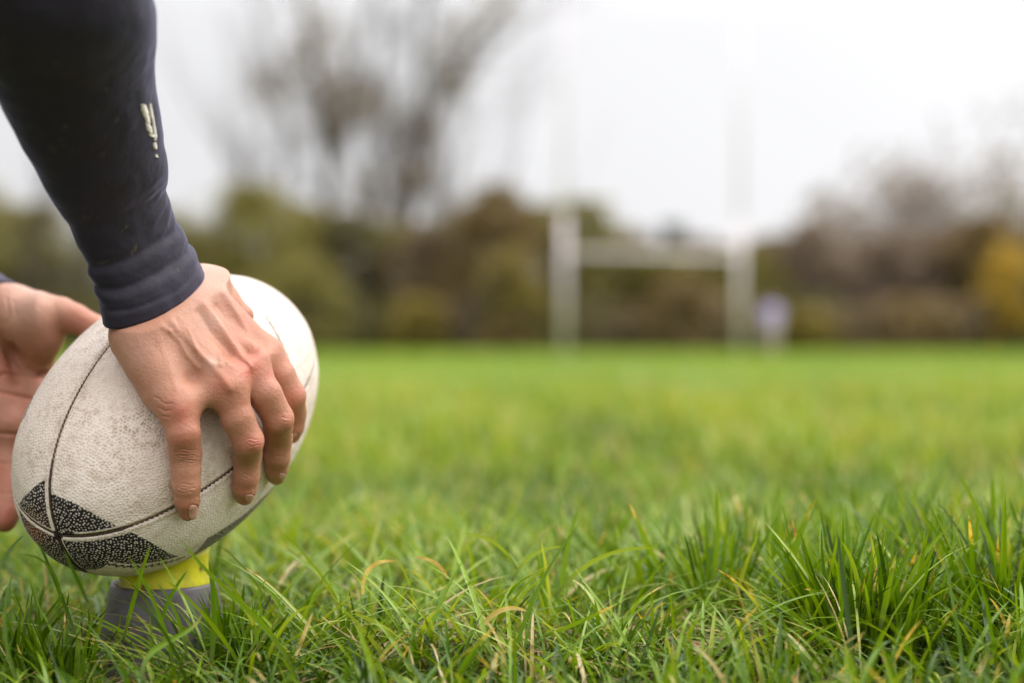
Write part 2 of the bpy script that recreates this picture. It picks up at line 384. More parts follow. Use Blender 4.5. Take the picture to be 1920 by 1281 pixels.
def hero(pts, Y0, Y1, width, tint, dry):
    """one conspicuous blade, root first, through the given pixels"""
    global goff
    pts = np.array(pts, float); n = 12
    # Catmull-Rom through the pixels
    d = np.r_[0, np.cumsum(np.linalg.norm(np.diff(pts, axis=0), axis=1))]; u = np.linspace(0, d[-1], n)
    c = np.polyfit(d / d[-1], pts[:, 0], min(3, len(pts) - 1)), np.polyfit(d / d[-1], pts[:, 1], min(3, len(pts) - 1))
    q = np.stack([np.polyval(c[0], u / d[-1]), np.polyval(c[1], u / d[-1])], 1); Ys = np.linspace(Y0, Y1, n)
    P = np.stack([pt(a, b, yy) for (a, b), yy in zip(q, Ys)]); P[:, 2] = np.maximum(P[:, 2], -.004)
    tg = np.gradient(P, axis=0); tg /= np.linalg.norm(tg, axis=1)[:, None]
    sd_ = np.cross(tg, np.array([.25, 1., .1])); sd_ /= np.linalg.norm(sd_, axis=1)[:, None]; nn = np.cross(sd_, tg)
    t = np.linspace(0, 1, n); w = width * .5 * (.65 + .35 * np.minimum(3 * t, 1)) * np.sqrt(1 - t ** 2.4) + 1e-5
    V = np.stack([P - sd_ * w[:, None], P + nn * w[:, None] * .5, P + sd_ * w[:, None]], 1).reshape(-1, 3)
    r, k = np.meshgrid(np.arange(n - 1), np.arange(2), indexing='ij'); b = (r * 3 + k).ravel() + goff
    GV.append(V); GQ.append(np.stack([b, b + 1, b + 4, b + 3], 1)); goff += len(V)
    GA['tint'].append(np.full(3 * n, tint)); GA['dry'].append(np.full(3 * n, dry)); GA['along'].append(np.repeat(t, 3))
for a in [
    ([(232, 1200), (255, 1110), (283, 1020)], .98, .96, .0035, .55, 0), ([(330, 1270), (285, 1120), (240, 1040)], .95, .955, .0032, .45, 0),
    ([(560, 1290), (440, 1120), (378, 1060), (338, 1008)], .93, .95, .0042, .5, 0), ([(0, 1065), (20, 1030), (46, 1003)], .94, .95, .0025, .15, 0),
    ([(142, 1190), (112, 1110), (70, 1010)], .95, .95, .0032, .15, 0), ([(165, 1130), (140, 1075), (120, 1030)], .95, .95, .003, .2, 0),
    ([(75, 1180), (98, 1070), (60, 1042), (35, 1042)], .94, .93, .0022, .3, 0), ([(300, 1180), (325, 1110), (352, 1070)], .96, .955, .0030, .35, 0),
    ([(395, 1250), (400, 1120), (392, 1050)], .96, .96, .0042, .3, 0), ([(350, 1230), (320, 1130), (296, 1094)], .95, .955, .003, .4, 0),
    ([(270, 1290), (320, 1200), (372, 1165), (380, 1150)], .9, .93, .004, .5, .85), ([(490, 1240), (455, 1130), (400, 1060)], .97, .98, .003, .55, 0),
    ([(460, 1230), (490, 1150), (480, 1110), (470, 1095)], .96, .96, .002, .5, .8), ([(555, 1230), (570, 1190), (587, 1148)], .95, .95, .003, .5, .99),
    ([(1050, 1180), (1058, 1060), (1085, 950)], 1.06, 1.07, .0042, .5, 0), ([(1470, 1130), (1485, 1050), (1530, 935)], 1.03, 1.03, .0052, .45, .85),
    ([(1610, 1130), (1600, 1060), (1578, 1015)], 1.0, .99, .0034, .75, 0), ([(1555, 1150), (1545, 1080), (1540, 990)], 1.0, 1.0, .0024, .2, 0),
    ([(1650, 1180), (1668, 1090), (1678, 1045)], .99, .985, .0042, .6, .85), ([(1520, 1180), (1470, 1140), (1418, 1115)], .98, .97, .0028, .5, .85),
    ([(1890, 1160), (1850, 1000), (1795, 885)], 1.05, 1.06, .0038, .55, 0), ([(1860, 1080), (1862, 980), (1860, 892)], 1.12, 1.12, .0048, .45, 0),
    ([(1680, 1180), (1720, 1060), (1782, 985)], 1.03, 1.04, .004, .6, 0), ([(1330, 1130), (1345, 1000), (1342, 920)], 1.1, 1.1, .004, .5, 0),
    ([(1250, 1090), (1200, 990), (1180, 942)], 1.1, 1.1, .004, .6, .9), ([(970, 1070), (930, 1020), (868, 1000)], 1.05, 1.05, .0026, .8, 0),
    ([(680, 1115), (700, 1060), (745, 1053)], 1.02, 1.0, .0035, .5, .99), ([(840, 1085), (815, 1055), (775, 1046)], 1.03, 1.03, .003, .5, .99),
    ([(960, 1090), (1010, 1035), (1060, 1025)], 1.04, 1.04, .003, .8, 0), ([(1040, 1120), (1140, 1040), (1225, 1028)], 1.04, 1.03, .0036, .8, 0),
    ([(900, 1180), (960, 1140), (990, 1147)], .99, .98, .0038, .5, .99), ([(760, 1215), (700, 1165), (660, 1150)], .98, .98, .004, .85, 0),
    ([(710, 1290), (690, 1230), (668, 1165)], .86, .88, .0046, .7, 0), ([(1000, 1200), (1100, 1160), (1155, 1133)], .99, .97, .003, .6, .9),
    ([(800, 1230), (810, 1180), (803, 1150)], .98, .97, .003, .85, 0), ([(1560, 1120), (1530, 1108), (1506, 1104)], .99, .98, .0022, .5, .9),
    ([(40, 1290), (10, 1150), (30, 1060)], .9, .93, .003, .3, 0), ([(430, 1240), (520, 1130), (610, 1010)], 1.06, 1.12, .003, .6, 0)]:
    hero(*a)
grass = mesh('grass', np.concatenate(GV), np.concatenate(GQ), mat=blade_material(), attrs={k: np.concatenate(v) for k, v in GA.items()})
tag(grass, 'green turf grass with yellowed tips covering the playing field', 'grass', kind='stuff')
GV, GQ, GA, goff = [], [], {'tint': [], 'along': [], 'dry': []}, 0
x, y = sample(.55, 2.2, 2600, .42, .1); N = len(x)
ok = ((x - BX) ** 2 + (y - BY) ** 2 > .05 ** 2); x, y = x[ok], y[ok]; N = len(x)
add_blades(np.stack([x, y, rng.uniform(.004, .022, N)], 1), rng.uniform(.02, .06, N), rng.uniform(1.2, 1.6, N), rng.uniform(-.3, .5, N), rng.uniform(0, 6.28, N), rng.uniform(.001, .0028, N), rng.uniform(0, 1, N), np.ones(N), 5, False)
c_ = rng.integers(0, 4, 900); x = np.array([.17, .145, -.053, .02])[c_] + rng.normal(0, .035, 900); y = np.array([1.03, 1.08, 1.03, 1.10])[c_] + rng.normal(0, .028, 900); N = 900
add_blades(np.stack([x, y, rng.uniform(.01, .03, N)], 1), rng.uniform(.02, .06, N), rng.uniform(1.2, 1.7, N), rng.uniform(-.3, .5, N), rng.uniform(0, 6.28, N), rng.uniform(.0015, .004, N), rng.uniform(0, 1, N), np.ones(N), 5, False)
sm = Mat('straw'); sm.col(sm.colramp(sm.noise(45, 3), [(.3, (.16, .08, .03)), (.5, (.38, .24, .10)), (.7, (.58, .44, .24))])); sm.set(Roughness=.6)
straw = mesh('dry_straw', np.concatenate(GV), np.concatenate(GQ), mat=sm.m, attrs={})
tag(straw, 'withered brown straw lying flat between the green blades', 'straw', kind='stuff')

# small broad-leaved weed in the tuft on the right
def leaf(name, c, w, l, tilt, az, parent, mat):
    u = np.linspace(-1, 1, 9); v = np.linspace(0, 1, 11); U, Vv = np.meshgrid(u, v, indexing='ij')
    half = w * .5 * np.sin(np.pi * np.clip(Vv, .02, .98)) ** .7
    X = U * half; Yy = Vv * l; Z = np.abs(U) * half * .35 - .25 * l * Vv ** 2 + .0006 * np.sin(Vv * 30) * (1 - np.abs(U))
    ct, st_ = math.cos(tilt), math.sin(tilt); Y2 = Yy * ct - Z * st_; Z2 = Yy * st_ + Z * ct
    ca, sa = math.cos(az), math.sin(az)
    return mesh(name, np.stack([X * ca - Y2 * sa + c[0], X * sa + Y2 * ca + c[1], Z2 + c[2]], -1).reshape(-1, 3), grid_faces(9, 11, False), mat=mat, parent=parent)
wm = simple('weed_leaf', (.05, .13, .03), .45, .3, 300)
wd = empty('broad_leaved_weed', tuple(pt(1592, 1262, 1.0)))
tag(wd, 'small weed with rounded dark green leaves under the tall grass tuft on the right', 'weed')
for i, (a_, w_) in enumerate(((1.9, .017), (.2, .014), (3.6, .013))):
    leaf('leaf', (0, 0, .008 + .004 * i), w_, .022, .75, a_, wd, wm)

#@@POSTS
# ------------------------------------------------------------------ goal posts
white = Mat('post_paint'); white.set(Roughness=.45); white.col(white.mix(white.ramp(white.noise(6, 4), (.35, .75)), (.72, .63, .66), (.62, .53, .56)))
def tube(a, b, ra, rb, n=16):
    a = np.array(a, float); b = np.array(b, float); d = b - a; d /= np.linalg.norm(d)
    u = np.cross(d, [0, 0, 1.] if abs(d[2]) < .9 else [1., 0, 0]); u /= np.linalg.norm(u); v = np.cross(d, u)
    t = np.linspace(0, 2 * np.pi, n, endpoint=False); ring = np.cos(t)[:, None] * u + np.sin(t)[:, None] * v
    V = np.concatenate([a + ring * ra, b + ring * rb, [a], [b]])
    j = np.arange(n); k = (j + 1) % n
    return V, np.stack([j, k, n + k, n + j], 1)[:, ::-1], np.concatenate([np.stack([k, j, np.full(n, 2 * n)], 1)[:, ::-1], np.stack([n + j, n + k, np.full(n, 2 * n + 1)], 1)[:, ::-1]])
GP = empty('goal_posts', ((1.54 + 6.99) / 2, 42.7, 0))
tag(GP, 'tall white rugby goal posts with crossbar at the far end of the field', 'goal posts')
def gp(name, a, b, r):
    V, q, t = tube(a, b, r, r * .96); o = mesh(name, V, q, t, mat=white.m); child(o, GP)
for gx_, gy_ in ((1.54, 41.8), (6.99, 43.6)):      # stout lower tube with a slimmer upright sleeved into it
    V1, q1, t1 = tube((gx_, gy_, -.01), (gx_, gy_, 4.1), .112, .112); V2, q2, t2 = tube((gx_, gy_, 4.0), (gx_, gy_, 10.5), .055, .05)
    child(mesh('post', np.concatenate([V1, V2]), np.concatenate([q1, q2 + len(V1)]), np.concatenate([t1, t2 + len(V1)]), mat=white.m), GP)
gp('crossbar', (1.66, 41.84, 3.0), (6.87, 43.56, 3.0), .09)

# ------------------------------------------------------------------ trees and bushes at the far edge
bark_g = simple('bark_grey', (.085, .065, .05), .9, .4, 8)
bark_b = simple('bark_brown', (.085, .055, .035), .9, .4, 8)
def leafmat(name, a, b, rough=.6, tl=.3):
    m = Mat(name); c = m.mix(m.attr('tint'), a, b); m.col(c); m.set(Roughness=rough)
    tr = m.n('ShaderNodeBsdfTranslucent'); m.l(c, tr.inputs[0]); x_ = m.n('ShaderNodeMixShader'); x_.inputs[0].default_value = tl
    m.l(m.b.outputs[0], x_.inputs[1]); m.l(tr.outputs[0], x_.inputs[2]); m.l(x_.outputs[0], m.out.inputs[0]); return m.m
LM = {'olive': leafmat('leaf_olive', (0.15, 0.13, 0.025), (0.34, 0.285, 0.06)), 'dark': leafmat('leaf_dark', (0.085, 0.075, 0.025), (0.19, 0.16, 0.05)),
      'brown': leafmat('leaf_brown', (0.15, 0.105, 0.055), (0.3, 0.22, 0.12)), 'yellow': leafmat('leaf_yellow', (.36, .22, .02), (.60, .40, .04)),
      'russet': leafmat('leaf_russet', (0.17, 0.115, 0.04), (0.3, 0.205, 0.08)), 'green': leafmat('leaf_green', (.18, .155, .03), (.37, .32, .065)), 'mauve': leafmat('leaf_mauve', (.19, .135, .09), (.32, .24, .17)),
      'ochre': leafmat('leaf_ochre', (.18, .14, .025), (.35, .265, .05)), 'conifer': leafmat('leaf_conifer', (.06, .07, .05), (.12, .13, .10))}
def limbs(base, h, lean, n_main, spread, r0, seed, depth=3, twig=0):
    """tapered limbs; returns mesh arrays and the branch ends"""
    g = np.random.default_rng(seed); VV, QQ, ends = [], [], []; off = 0
    def tubes(pts, rads, n):
        nonlocal off
        pts = np.array(pts); m_ = len(pts); tg = np.gradient(pts, axis=0); tg /= np.linalg.norm(tg, axis=1)[:, None]
        u = np.cross(tg, [.3, .9, .2]); u /= np.linalg.norm(u, axis=1)[:, None]; v = np.cross(tg, u); t = np.linspace(0, 2 * np.pi, n, endpoint=False)
        V = pts[:, None] + np.array(rads)[:, None, None] * (np.cos(t)[None, :, None] * u[:, None] + np.sin(t)[None, :, None] * v[:, None])
        VV.append(V.reshape(-1, 3)); QQ.append(grid_faces(m_, n, True, off)); off += m_ * n
    def grow(p, d, ln, r, dep):
        pts = [p]; rads = [r]; n = 5 if dep > 1 else 3; cur = p.copy(); dd = d.copy()
        for i in range(n):
            dd = dd + g.normal(0, .13, 3) + np.array([0, 0, .05]); dd /= np.linalg.norm(dd); cur = cur + dd * ln / n
            pts.append(cur.copy()); rads.append(r * (1 - .62 * (i + 1) / n))
        tubes(pts, rads, 7 if dep == depth else (5 if dep > 0 else 3))
        if dep == 0: ends.append(cur); return
        kids = g.integers(3, 6) if dep > 1 else g.integers(4, 7)
        for _ in range(kids):
            i = g.integers(1, n + 1); t = g.normal(0, 1, 3); t -= t @ dd * dd; t /= np.linalg.norm(t); a_ = g.uniform(.35, .9) * spread
            nd = dd * math.cos(a_) + t * math.sin(a_); nd[2] += .12; nd /= np.linalg.norm(nd)
            grow(np.array(pts[i]), nd, ln * g.uniform(.45, .72), rads[i] * .62, dep - 1)
    for i in range(n_main):
        a_ = g.uniform(0, 6.28); d = np.array([lean[0] + .22 * spread * math.cos(a_) * (i > 0), lean[1] + .22 * spread * math.sin(a_) * (i > 0), 1.]); d /= np.linalg.norm(d)
        grow(np.array(base, float) + np.array([math.cos(a_), math.sin(a_), 0]) * r0 * 1.2 * (i > 0), d, h * .62 * g.uniform(.85, 1.05), r0, depth)
    return np.concatenate(VV), np.concatenate(QQ), np.array(ends)
def skeleton(lims, base_px, Y, seed, r_scale=1.):
    """limbs through given points, with random boughs and twigs growing from them"""
    g = np.random.default_rng(seed); VV, QQ, ends = [], [], []; off = 0; X0 = (base_px - 960) / FPX * Y
    def tubes(pts, rads, n):
        nonlocal off
        pts = np.array(pts); m_ = len(pts); tg = np.gradient(pts, axis=0); tg /= np.linalg.norm(tg, axis=1)[:, None]
        u = np.cross(tg, [.3, .9, .2]); u /= np.linalg.norm(u, axis=1)[:, None]; v = np.cross(tg, u); t = np.linspace(0, 2 * np.pi, n, endpoint=False)
        V = pts[:, None] + np.array(rads)[:, None, None] * (np.cos(t)[None, :, None] * u[:, None] + np.sin(t)[None, :, None] * v[:, None])
        VV.append(V.reshape(-1, 3)); QQ.append(grid_faces(m_, n, True, off)); off += m_ * n
    def grow(p, d, ln, r, dep):
        pts = [p]; rads = [r]; cur = p.copy(); dd = d.copy()
        for i in range(4):
            dd = dd + g.normal(0, .16, 3) + np.array([0, 0, .06]); dd /= np.linalg.norm(dd); cur = cur + dd * ln / 4; pts.append(cur.copy()); rads.append(r * (1 - .2 * (i + 1)))
        tubes(pts, rads, 5 if dep else 3)
        if dep == 0: ends.append(cur); return
        for _ in range(g.integers(3, 6)):
            i = g.integers(1, 5); t = g.normal(0, 1, 3); t -= t @ dd * dd; t /= np.linalg.norm(t); a_ = g.uniform(.3, .8); nd = dd * math.cos(a_) + t * math.sin(a_)
            grow(np.array(pts[i]), nd / np.linalg.norm(nd), ln * g.uniform(.45, .7), max(rads[i] * .6, .012), dep - 1)
    for pts, r0, r1, nk in lims:
        P = np.array([pt(a, b, Y) - [X0, Y, 0] for a, b in pts]); P[:, 1] += np.cumsum(g.normal(0, .35, len(P))) * (np.arange(len(P)) > 0)
        m_ = 14; d = np.r_[0, np.cumsum(np.linalg.norm(np.diff(P, axis=0), axis=1))]; u = np.linspace(0, d[-1], m_)
        Pi = np.stack([np.interp(u, d, P[:, q]) for q in range(3)], 1); Pi[1:-1] = .25 * Pi[:-2] + .5 * Pi[1:-1] + .25 * Pi[2:]; rr = np.linspace(r0, r1, m_) * .82
        tubes(Pi, rr, 9)
        for k in range(int(nk * 1.5)):
            i = g.integers(3, m_); dd = Pi[i] - Pi[i - 1]; dd /= np.linalg.norm(dd); t = g.normal(0, 1, 3); t -= t @ dd * dd; t /= np.linalg.norm(t); a_ = g.uniform(.3, .9)
            nd = dd * math.cos(a_) + t * math.sin(a_); grow(Pi[i], nd / np.linalg.norm(nd), g.uniform(1.5, 4.0), rr[i] * .34, 2)
    return np.concatenate(VV), np.concatenate(QQ), np.array(ends)
def leaves(P, size, g):
    N = len(P); a = g.normal(0, 1, (N, 3)); a /= np.linalg.norm(a, axis=1)[:, None]; b = np.cross(a, g.normal(0, 1, (N, 3))); b /= np.linalg.norm(b, axis=1)[:, None]
    s = size * g.uniform(.5, 1.25, N)[:, None]; V = np.stack([P - a * s, P - b * s * .55, P + a * s, P + b * s * .55], 1).reshape(-1, 3)
    return V, np.arange(N * 4).reshape(-1, 4), np.repeat(np.clip(g.normal(.5, .28, N), 0, 1), 4)
def tree(name, label, cat, px, Y, h, kind='bare', leaf=None, crown_w=3., nleaf=3000, r0=.16, lean=(0, 0), n_main=1, spread=1., seed=0, bark=bark_b, lsize=.16, low=.1, group=None, depth=3):
    X = (px - 960) / FPX * Y; root = empty(name, (X, Y, 0)); tag(root, label, cat, group); g = np.random.default_rng(seed + 100)
    V, Q, E = limbs((0, 0, -.1), h, lean, n_main, spread, r0, seed, depth)
    if kind != 'bare': V[:, :2] *= np.clip(crown_w / max(np.abs(V[:, :2]).max() * 1.6, .1), .3, 1.4); V[:, 2] *= h * .93 / V[:, 2].max()
    mesh('trunk' if kind != 'bush' else 'stems', V, Q, mat=bark, parent=root)
    if leaf:
        if kind == 'bare':
            P = E[g.integers(0, len(E), nleaf)] + g.normal(0, .35, (nleaf, 3))
        else:
            # lumpy crown: clumps scattered through an uneven envelope
            nc = 46; t = g.uniform(0, 1, nc) ** .8; a_ = g.uniform(0, 6.28, nc)
            prof = {'bush': lambda t: (1 - t ** 3) ** .6, 'cone': lambda t: 1.02 - t, 'tree': lambda t: np.sin(np.pi * np.clip(t * .82 + .12, 0, 1)) ** .7}[kind](t)
            rr = np.sqrt(g.uniform(.05, 1, nc)) * prof * crown_w * .5 * g.uniform(.8, 1.12, nc)
            C = np.stack([rr * np.cos(a_), rr * np.sin(a_) * .8, h * (low + (1 - low) * t * g.uniform(.93, 1.0, nc))], 1)
            k_ = g.integers(0, nc, nleaf); P = C[k_] + g.normal(0, 1, (nleaf, 3)) * np.array([.16, .16, .12]) * (crown_w * .55 + 1.) * .8
            P[:, 2] = np.clip(P[:, 2], .05, h * 1.03)
        LV, LQ, T_ = leaves(P, lsize, g); mesh('crown', LV, LQ, mat=LM[leaf], parent=root, attrs={'tint': T_}, smooth=False)
    return root
#@@TREES
G1 = 'bushes along the far edge of the field'
hedge = [  # px, Y, top py, width m, leaf, label
    (-260, 74, 380, 8, 'olive'), (-90, 72, 345, 7, 'green'), (60, 76, 395, 7, 'olive'), (190, 73, 400, 6, 'dark'), (320, 75, 405, 5.5, 'olive'), (400, 79, 420, 5, 'dark'),
    (480, 72, 358, 5.2, 'green'), (575, 76, 392, 5, 'olive'), (655, 74, 405, 4.6, 'dark'), (735, 77, 428, 5, 'olive'), (815, 73, 425, 4.6, 'brown'), (870, 75, 410, 4, 'olive'),
    (930, 71, 360, 4.6, 'russet'), (1010, 76, 395, 4.6, 'olive'), (1095, 73, 385, 4.6, 'olive'), (1170, 76, 430, 4.2, 'brown'), (1240, 74, 475, 4, 'olive'),
    (1310, 77, 455, 4.2, 'mauve'), (1385, 73, 468, 4.2, 'olive'), (1455, 76, 452, 4.6, 'brown'), (1530, 73, 425, 4.6, 'mauve'), (1610, 77, 450, 4.6, 'mauve'), (1690, 74, 440, 4.6, 'mauve'),
    (1770, 76, 430, 4.6, 'mauve'), (1850, 73, 415, 4.6, 'russet'), (1935, 77, 430, 5, 'brown'), (2080, 74, 420, 7, 'olive'), (2260, 76, 400, 8, 'brown')]
words = {'olive': 'olive green', 'green': 'yellowish green', 'dark': 'dark green', 'brown': 'brown', 'russet': 'russet', 'mauve': 'greyish brown'}
places = ['far left beyond the frame edge', 'at the left edge of the picture', 'between the left edge and the forearm', 'behind the left palm', 'just right of the dark sleeve', 'in the dip right of the sleeve',
          'with the humped top behind the hand', 'right of the humped bush', 'under the tall bare trees', 'in the low stretch beneath the leaning tree', 'second left of the humped russet bush', 'directly left of the humped russet bush',
          'the humped one left of the goal posts', 'directly left of the left post', 'behind the left post', 'right of the left post', 'left of the dark conifer', 'right of the dark conifer', 'behind the right post',
          'behind the distant person', 'right of the distant person', 'third right of the distant person', 'midway between right post and right edge', 'left of the yellow tree', 'behind the yellow tree', 'at the right edge of the picture',
          'beyond the right edge of the picture', 'far beyond the right edge of the picture']
for i, ((px, Y, top, w, lf), pl) in enumerate(zip(hedge, places)):
    h = CAM_H + (650 - top) / FPX * Y
    tree('bush', '%s bush %s' % (words[lf], pl), 'bush', px, Y, h, 'bush', lf, w * 1.25, 6500, .07, n_main=4, spread=1.1, seed=i, lsize=.19, low=.02, group=G1, depth=2)
# dark low scrub in front of the bushes
G2 = 'low scrub at the foot of the bushes'
for i in range(16):
    px = -140 + i * 145 + (i % 3) * 20; lf = ['dark', 'brown', 'dark'][i % 3] if px < 1150 else ['brown', 'brown', 'dark'][i % 3]
    tree('low_shrub', '%s shrub, number %s from the left in the low scrub' % ({'dark': 'dark', 'brown': 'brown'}[lf], ['one', 'two', 'three', 'four', 'five', 'six', 'seven', 'eight', 'nine', 'ten', 'eleven', 'twelve', 'thirteen', 'fourteen', 'fifteen', 'sixteen'][i]),
         'shrub', px, 68.5 + (i % 2), 2.0 + .35 * ((i * 7) % 3), 'bush', lf, 6.6, 2600, .05, n_main=4, seed=60 + i, lsize=.2, low=0., group=G2, depth=2)
nth = ['first', 'second', 'third', 'fourth', 'fifth', 'sixth', 'seventh', 'eighth', 'ninth', 'tenth', 'eleventh', 'twelfth', 'thirteenth', 'fourteenth', 'fifteenth', 'sixteenth']
for i in range(16):
    px = -170 + i * 150
    tree('thicket_bush', 'dark brown thicket bush glimpsed behind the hedge, %s from the left in its row' % nth[i], 'bush', px, 86 + (i % 2), 3.4 + .3 * ((i * 5) % 3), 'bush', 'brown' if i > 7 else 'dark', 8.6, 5200, .05, n_main=4, seed=160 + i, lsize=.24, low=0., group='thicket row behind the hedge', depth=2)
for i, (px, Y, top, w, lf, lb) in enumerate([
    (775, 67, 560, 2.2, 'ochre', 'small yellow-leaved bush below the leaning bare tree'), (955, 67, 470, 2.6, 'ochre', 'rounded yellow-olive bush left of the left post'),
    (945, 66.5, 610, 1.8, 'russet', 'tiny rusty bush at the foot of the hedge left of the left post'), (1505, 66, 580, 2.0, 'ochre', 'low ochre bush just right of the distant person'),
    (1285, 67, 530, 3.4, 'russet', 'reddish brown bush between the goal posts'), (1885, 67, 455, 2.4, 'yellow', 'bright yellow autumn tree near the right edge'),
    (1700, 67, 560, 3.6, 'russet', 'reddish thicket bush left of the yellow autumn tree'), (560, 67, 480, 4.4, 'olive', 'olive bush with pale leaves right of the hand')]):
    tree('autumn_bush', lb, 'bush', px, Y, CAM_H + (650 - top) / FPX * Y, 'bush', lf, w * 1.3, 1500 if lf != 'yellow' else 900, .05, n_main=3, seed=90 + i, lsize=.2, low=.25 if lf == 'yellow' and px > 1800 else .05, depth=2)
tree('conifer', 'dark pointed conifer between the goal posts', 'tree', 1262, 78, CAM_H + (650 - 418) / FPX * 78, 'cone', 'conifer', 3.0, 3000, .12, seed=5, lsize=.2)
G3 = 'tall bare trees behind the hedge'
def big_tree(label, base_px, Y, lims, seed, clumps, leaf, n):
    root = empty('bare_tree', ((base_px - 960) / FPX * Y, Y, 0)); tag(root, label, 'tree', G3); g = np.random.default_rng(seed)
    V, Q, E = skeleton(lims, base_px, Y, seed); mesh('trunk', V, Q, mat=bark_g, parent=root); PP = []
    for cx, cy, r_ in clumps: PP.append(pt(cx, cy, Y) - [(base_px - 960) / FPX * Y, Y, 0] + g.normal(0, 1, (n, 3)) * [r_, r_, r_ * .9])
    LV, LQ, T_ = leaves(np.concatenate(PP), .16, g); mesh('crown', LV, LQ, mat=LM[leaf], parent=root, attrs={'tint': T_}, smooth=False)
big_tree('tall grey bare tree with brown clumps rising behind the hand', 622, 82, [([(622, 655), (622, 480), (618, 330), (606, 200), (582, 70), (560, -60), (540, -160)], .40, .16, 9), ([(617, 340), (640, 220), (662, 100), (700, -40), (720, -130)], .22, .12, 8),
    ([(608, 230), (560, 165), (505, 110), (470, -10)], .18, .08, 7), ([(620, 400), (575, 310), (520, 190), (490, 130)], .16, .07, 7), ([(612, 280), (660, 230), (720, 130), (745, 30)], .17, .08, 7)], 31, [(620, 160, .9), (640, 190, .9), (505, 165, .8), (600, 60, .9), (628, 240, .7), (575, 110, .8)], 'brown', 420)
big_tree('tall bare tree leaning to the right over the hedge', 765, 80, [([(752, 655), (755, 500), (768, 385), (795, 265), (828, 155), (872, 90), (935, 20), (990, -60)], .42, .18, 10), ([(800, 250), (790, 130), (800, 10), (815, -100)], .2, .1, 7),
    ([(828, 155), (880, 140), (940, 60), (1010, 20)], .2, .08, 7), ([(765, 400), (735, 290), (715, 150), (722, 30)], .17, .08, 7), ([(770, 380), (772, 250), (765, 180)], .2, .1, 3)], 32, [(835, 120, .8), (868, 70, .9), (930, 20, .9), (800, 240, .7), (780, 330, .7), (850, 160, .6), (700, 200, .7)], 'brown', 300)
big_tree('slim bare tree of upright stems between the two taller ones', 690, 84, [([(688, 655), (688, 420), (684, 280), (690, 150), (680, 60)], .2, .06, 8), ([(690, 420), (712, 320), (730, 230), (745, 140)], .14, .05, 6), ([(688, 400), (655, 300), (650, 200)], .13, .05, 6)], 33, [(670, 350, .7), (690, 380, .9)], 'brown', 150)
for i, a in enumerate([
    ('pale bare tree crowded behind the left side of the ivy-clumped tree', 500, 98, 25, .22, (.02, 0), 3, .8, None, 0),
    ('pale bare tree far behind the leaning tree, on its right side', 880, 100, 24, .20, (.06, 0), 3, .8, None, 0),
    ('pale bare tree far behind, between the two tallest ones', 715, 102, 26, .24, (.0, 0), 4, .8, None, 0),
    ('slender bare tree just right of the dark sleeve', 345, 72, 17, .14, (.0, 0), 1, .6, None, 0),
    ('thin leaning sapling with bare twigs left of the left post', 860, 66, 7.6, .08, (.55, 0), 2, .7, None, 0),
    ('bare grey tree behind the left palm', 20, 70, 13, .2, (.03, 0), 3, .9, None, 0),
    ('bushy bare tree left of the dark sleeve', 130, 74, 11, .16, (.0, 0), 3, .9, None, 0),
    ('bare tree rising behind the person by the right post', 1530, 82, 10, .14, (.05, 0), 3, .9, 'mauve', 500),
    ('bare twiggy tree midway between right post and right edge', 1655, 84, 10.5, .16, (-.05, 0), 4, .9, 'mauve', 1300),
    ('bare tree left of the yellow autumn tree', 1775, 80, 11, .16, (.05, 0), 4, .9, 'mauve', 1200),
    ('bare brown tree at the right edge of the picture', 1880, 80, 11, .16, (.0, 0), 4, .9, 'russet', 1300),
    ('bare tree far out beyond the left edge', -220, 70, 13, .25, (.0, 0), 2, .9, None, 0),
    ('bare tree far out beyond the right edge', 2150, 76, 12, .25, (.0, 0), 2, .9, None, 0)]):
    lb, px, Y, h, r0, lean, nm, spd, lf, nl = a
    tree('bare_tree', lb, 'tree', px, Y, h, 'bare', lf, r0=r0, lean=lean, n_main=nm, spread=spd, seed=200 + i, bark=bark_g, nleaf=nl, lsize=.24, group=G3, depth=3)
#@@BALL
# ------------------------------------------------------------------ rugby ball
BC = np.array([-.2583977, 1.09, .18589224]); BA = np.array([-.34874106, -.79182548, -.50139015])
BU = np.array([.1442715, .4832444, -.86351641]); BV = np.array([.92604827, -.37347994, -.05428932])
BW, BL, BE = .0920025, .1487762, .435877
_pt = np.cos(np.linspace(0, np.pi, 500)); _pp = np.stack([_pt * BL, BW * np.maximum(1 - _pt ** 2, 0) ** BE], 1)
_ga, _gr = np.linspace(-.40, .40, 401), np.linspace(0, .40, 201)
_A, _Rr = np.meshgrid(_ga, _gr, indexing='ij')
_D = np.full(_A.shape, 9.)
for _a, _b in _pp: _D = np.minimum(_D, (_A - _a) ** 2 + (_Rr - _b) ** 2)
_D = np.sqrt(_D); _D = np.where((np.abs(_A) < BL) & (_Rr < BW * np.maximum(1 - (_A / BL) ** 2, 0) ** BE), -_D, _D)
def ball_d(P):
    """signed distance to the ball"""
    q = P - BC; ax = q @ BA; r = np.sqrt(np.maximum((q * q).sum(-1) - ax ** 2, 0))
    i = np.clip((ax + .40) / .002, 0, 399.99); j = np.clip(r / .002, 0, 199.99); i0 = i.astype(int); j0 = j.astype(int); u, v = i - i0, j - j0
    return (1 - u) * (1 - v) * _D[i0, j0] + u * (1 - v) * _D[i0 + 1, j0] + (1 - u) * v * _D[i0, j0 + 1] + u * v * _D[i0 + 1, j0 + 1]
def on_ball(px, py, off):
    Y = np.linspace(.85, 1.3, 1801); s = ball_d(np.stack([pt(px, py, y) for y in Y])) - off
    k = np.argmax(s < 0) if (s < 0).any() else np.argmin(s)
    return pt(px, py, Y[k])
NS, NA = 680, 1200
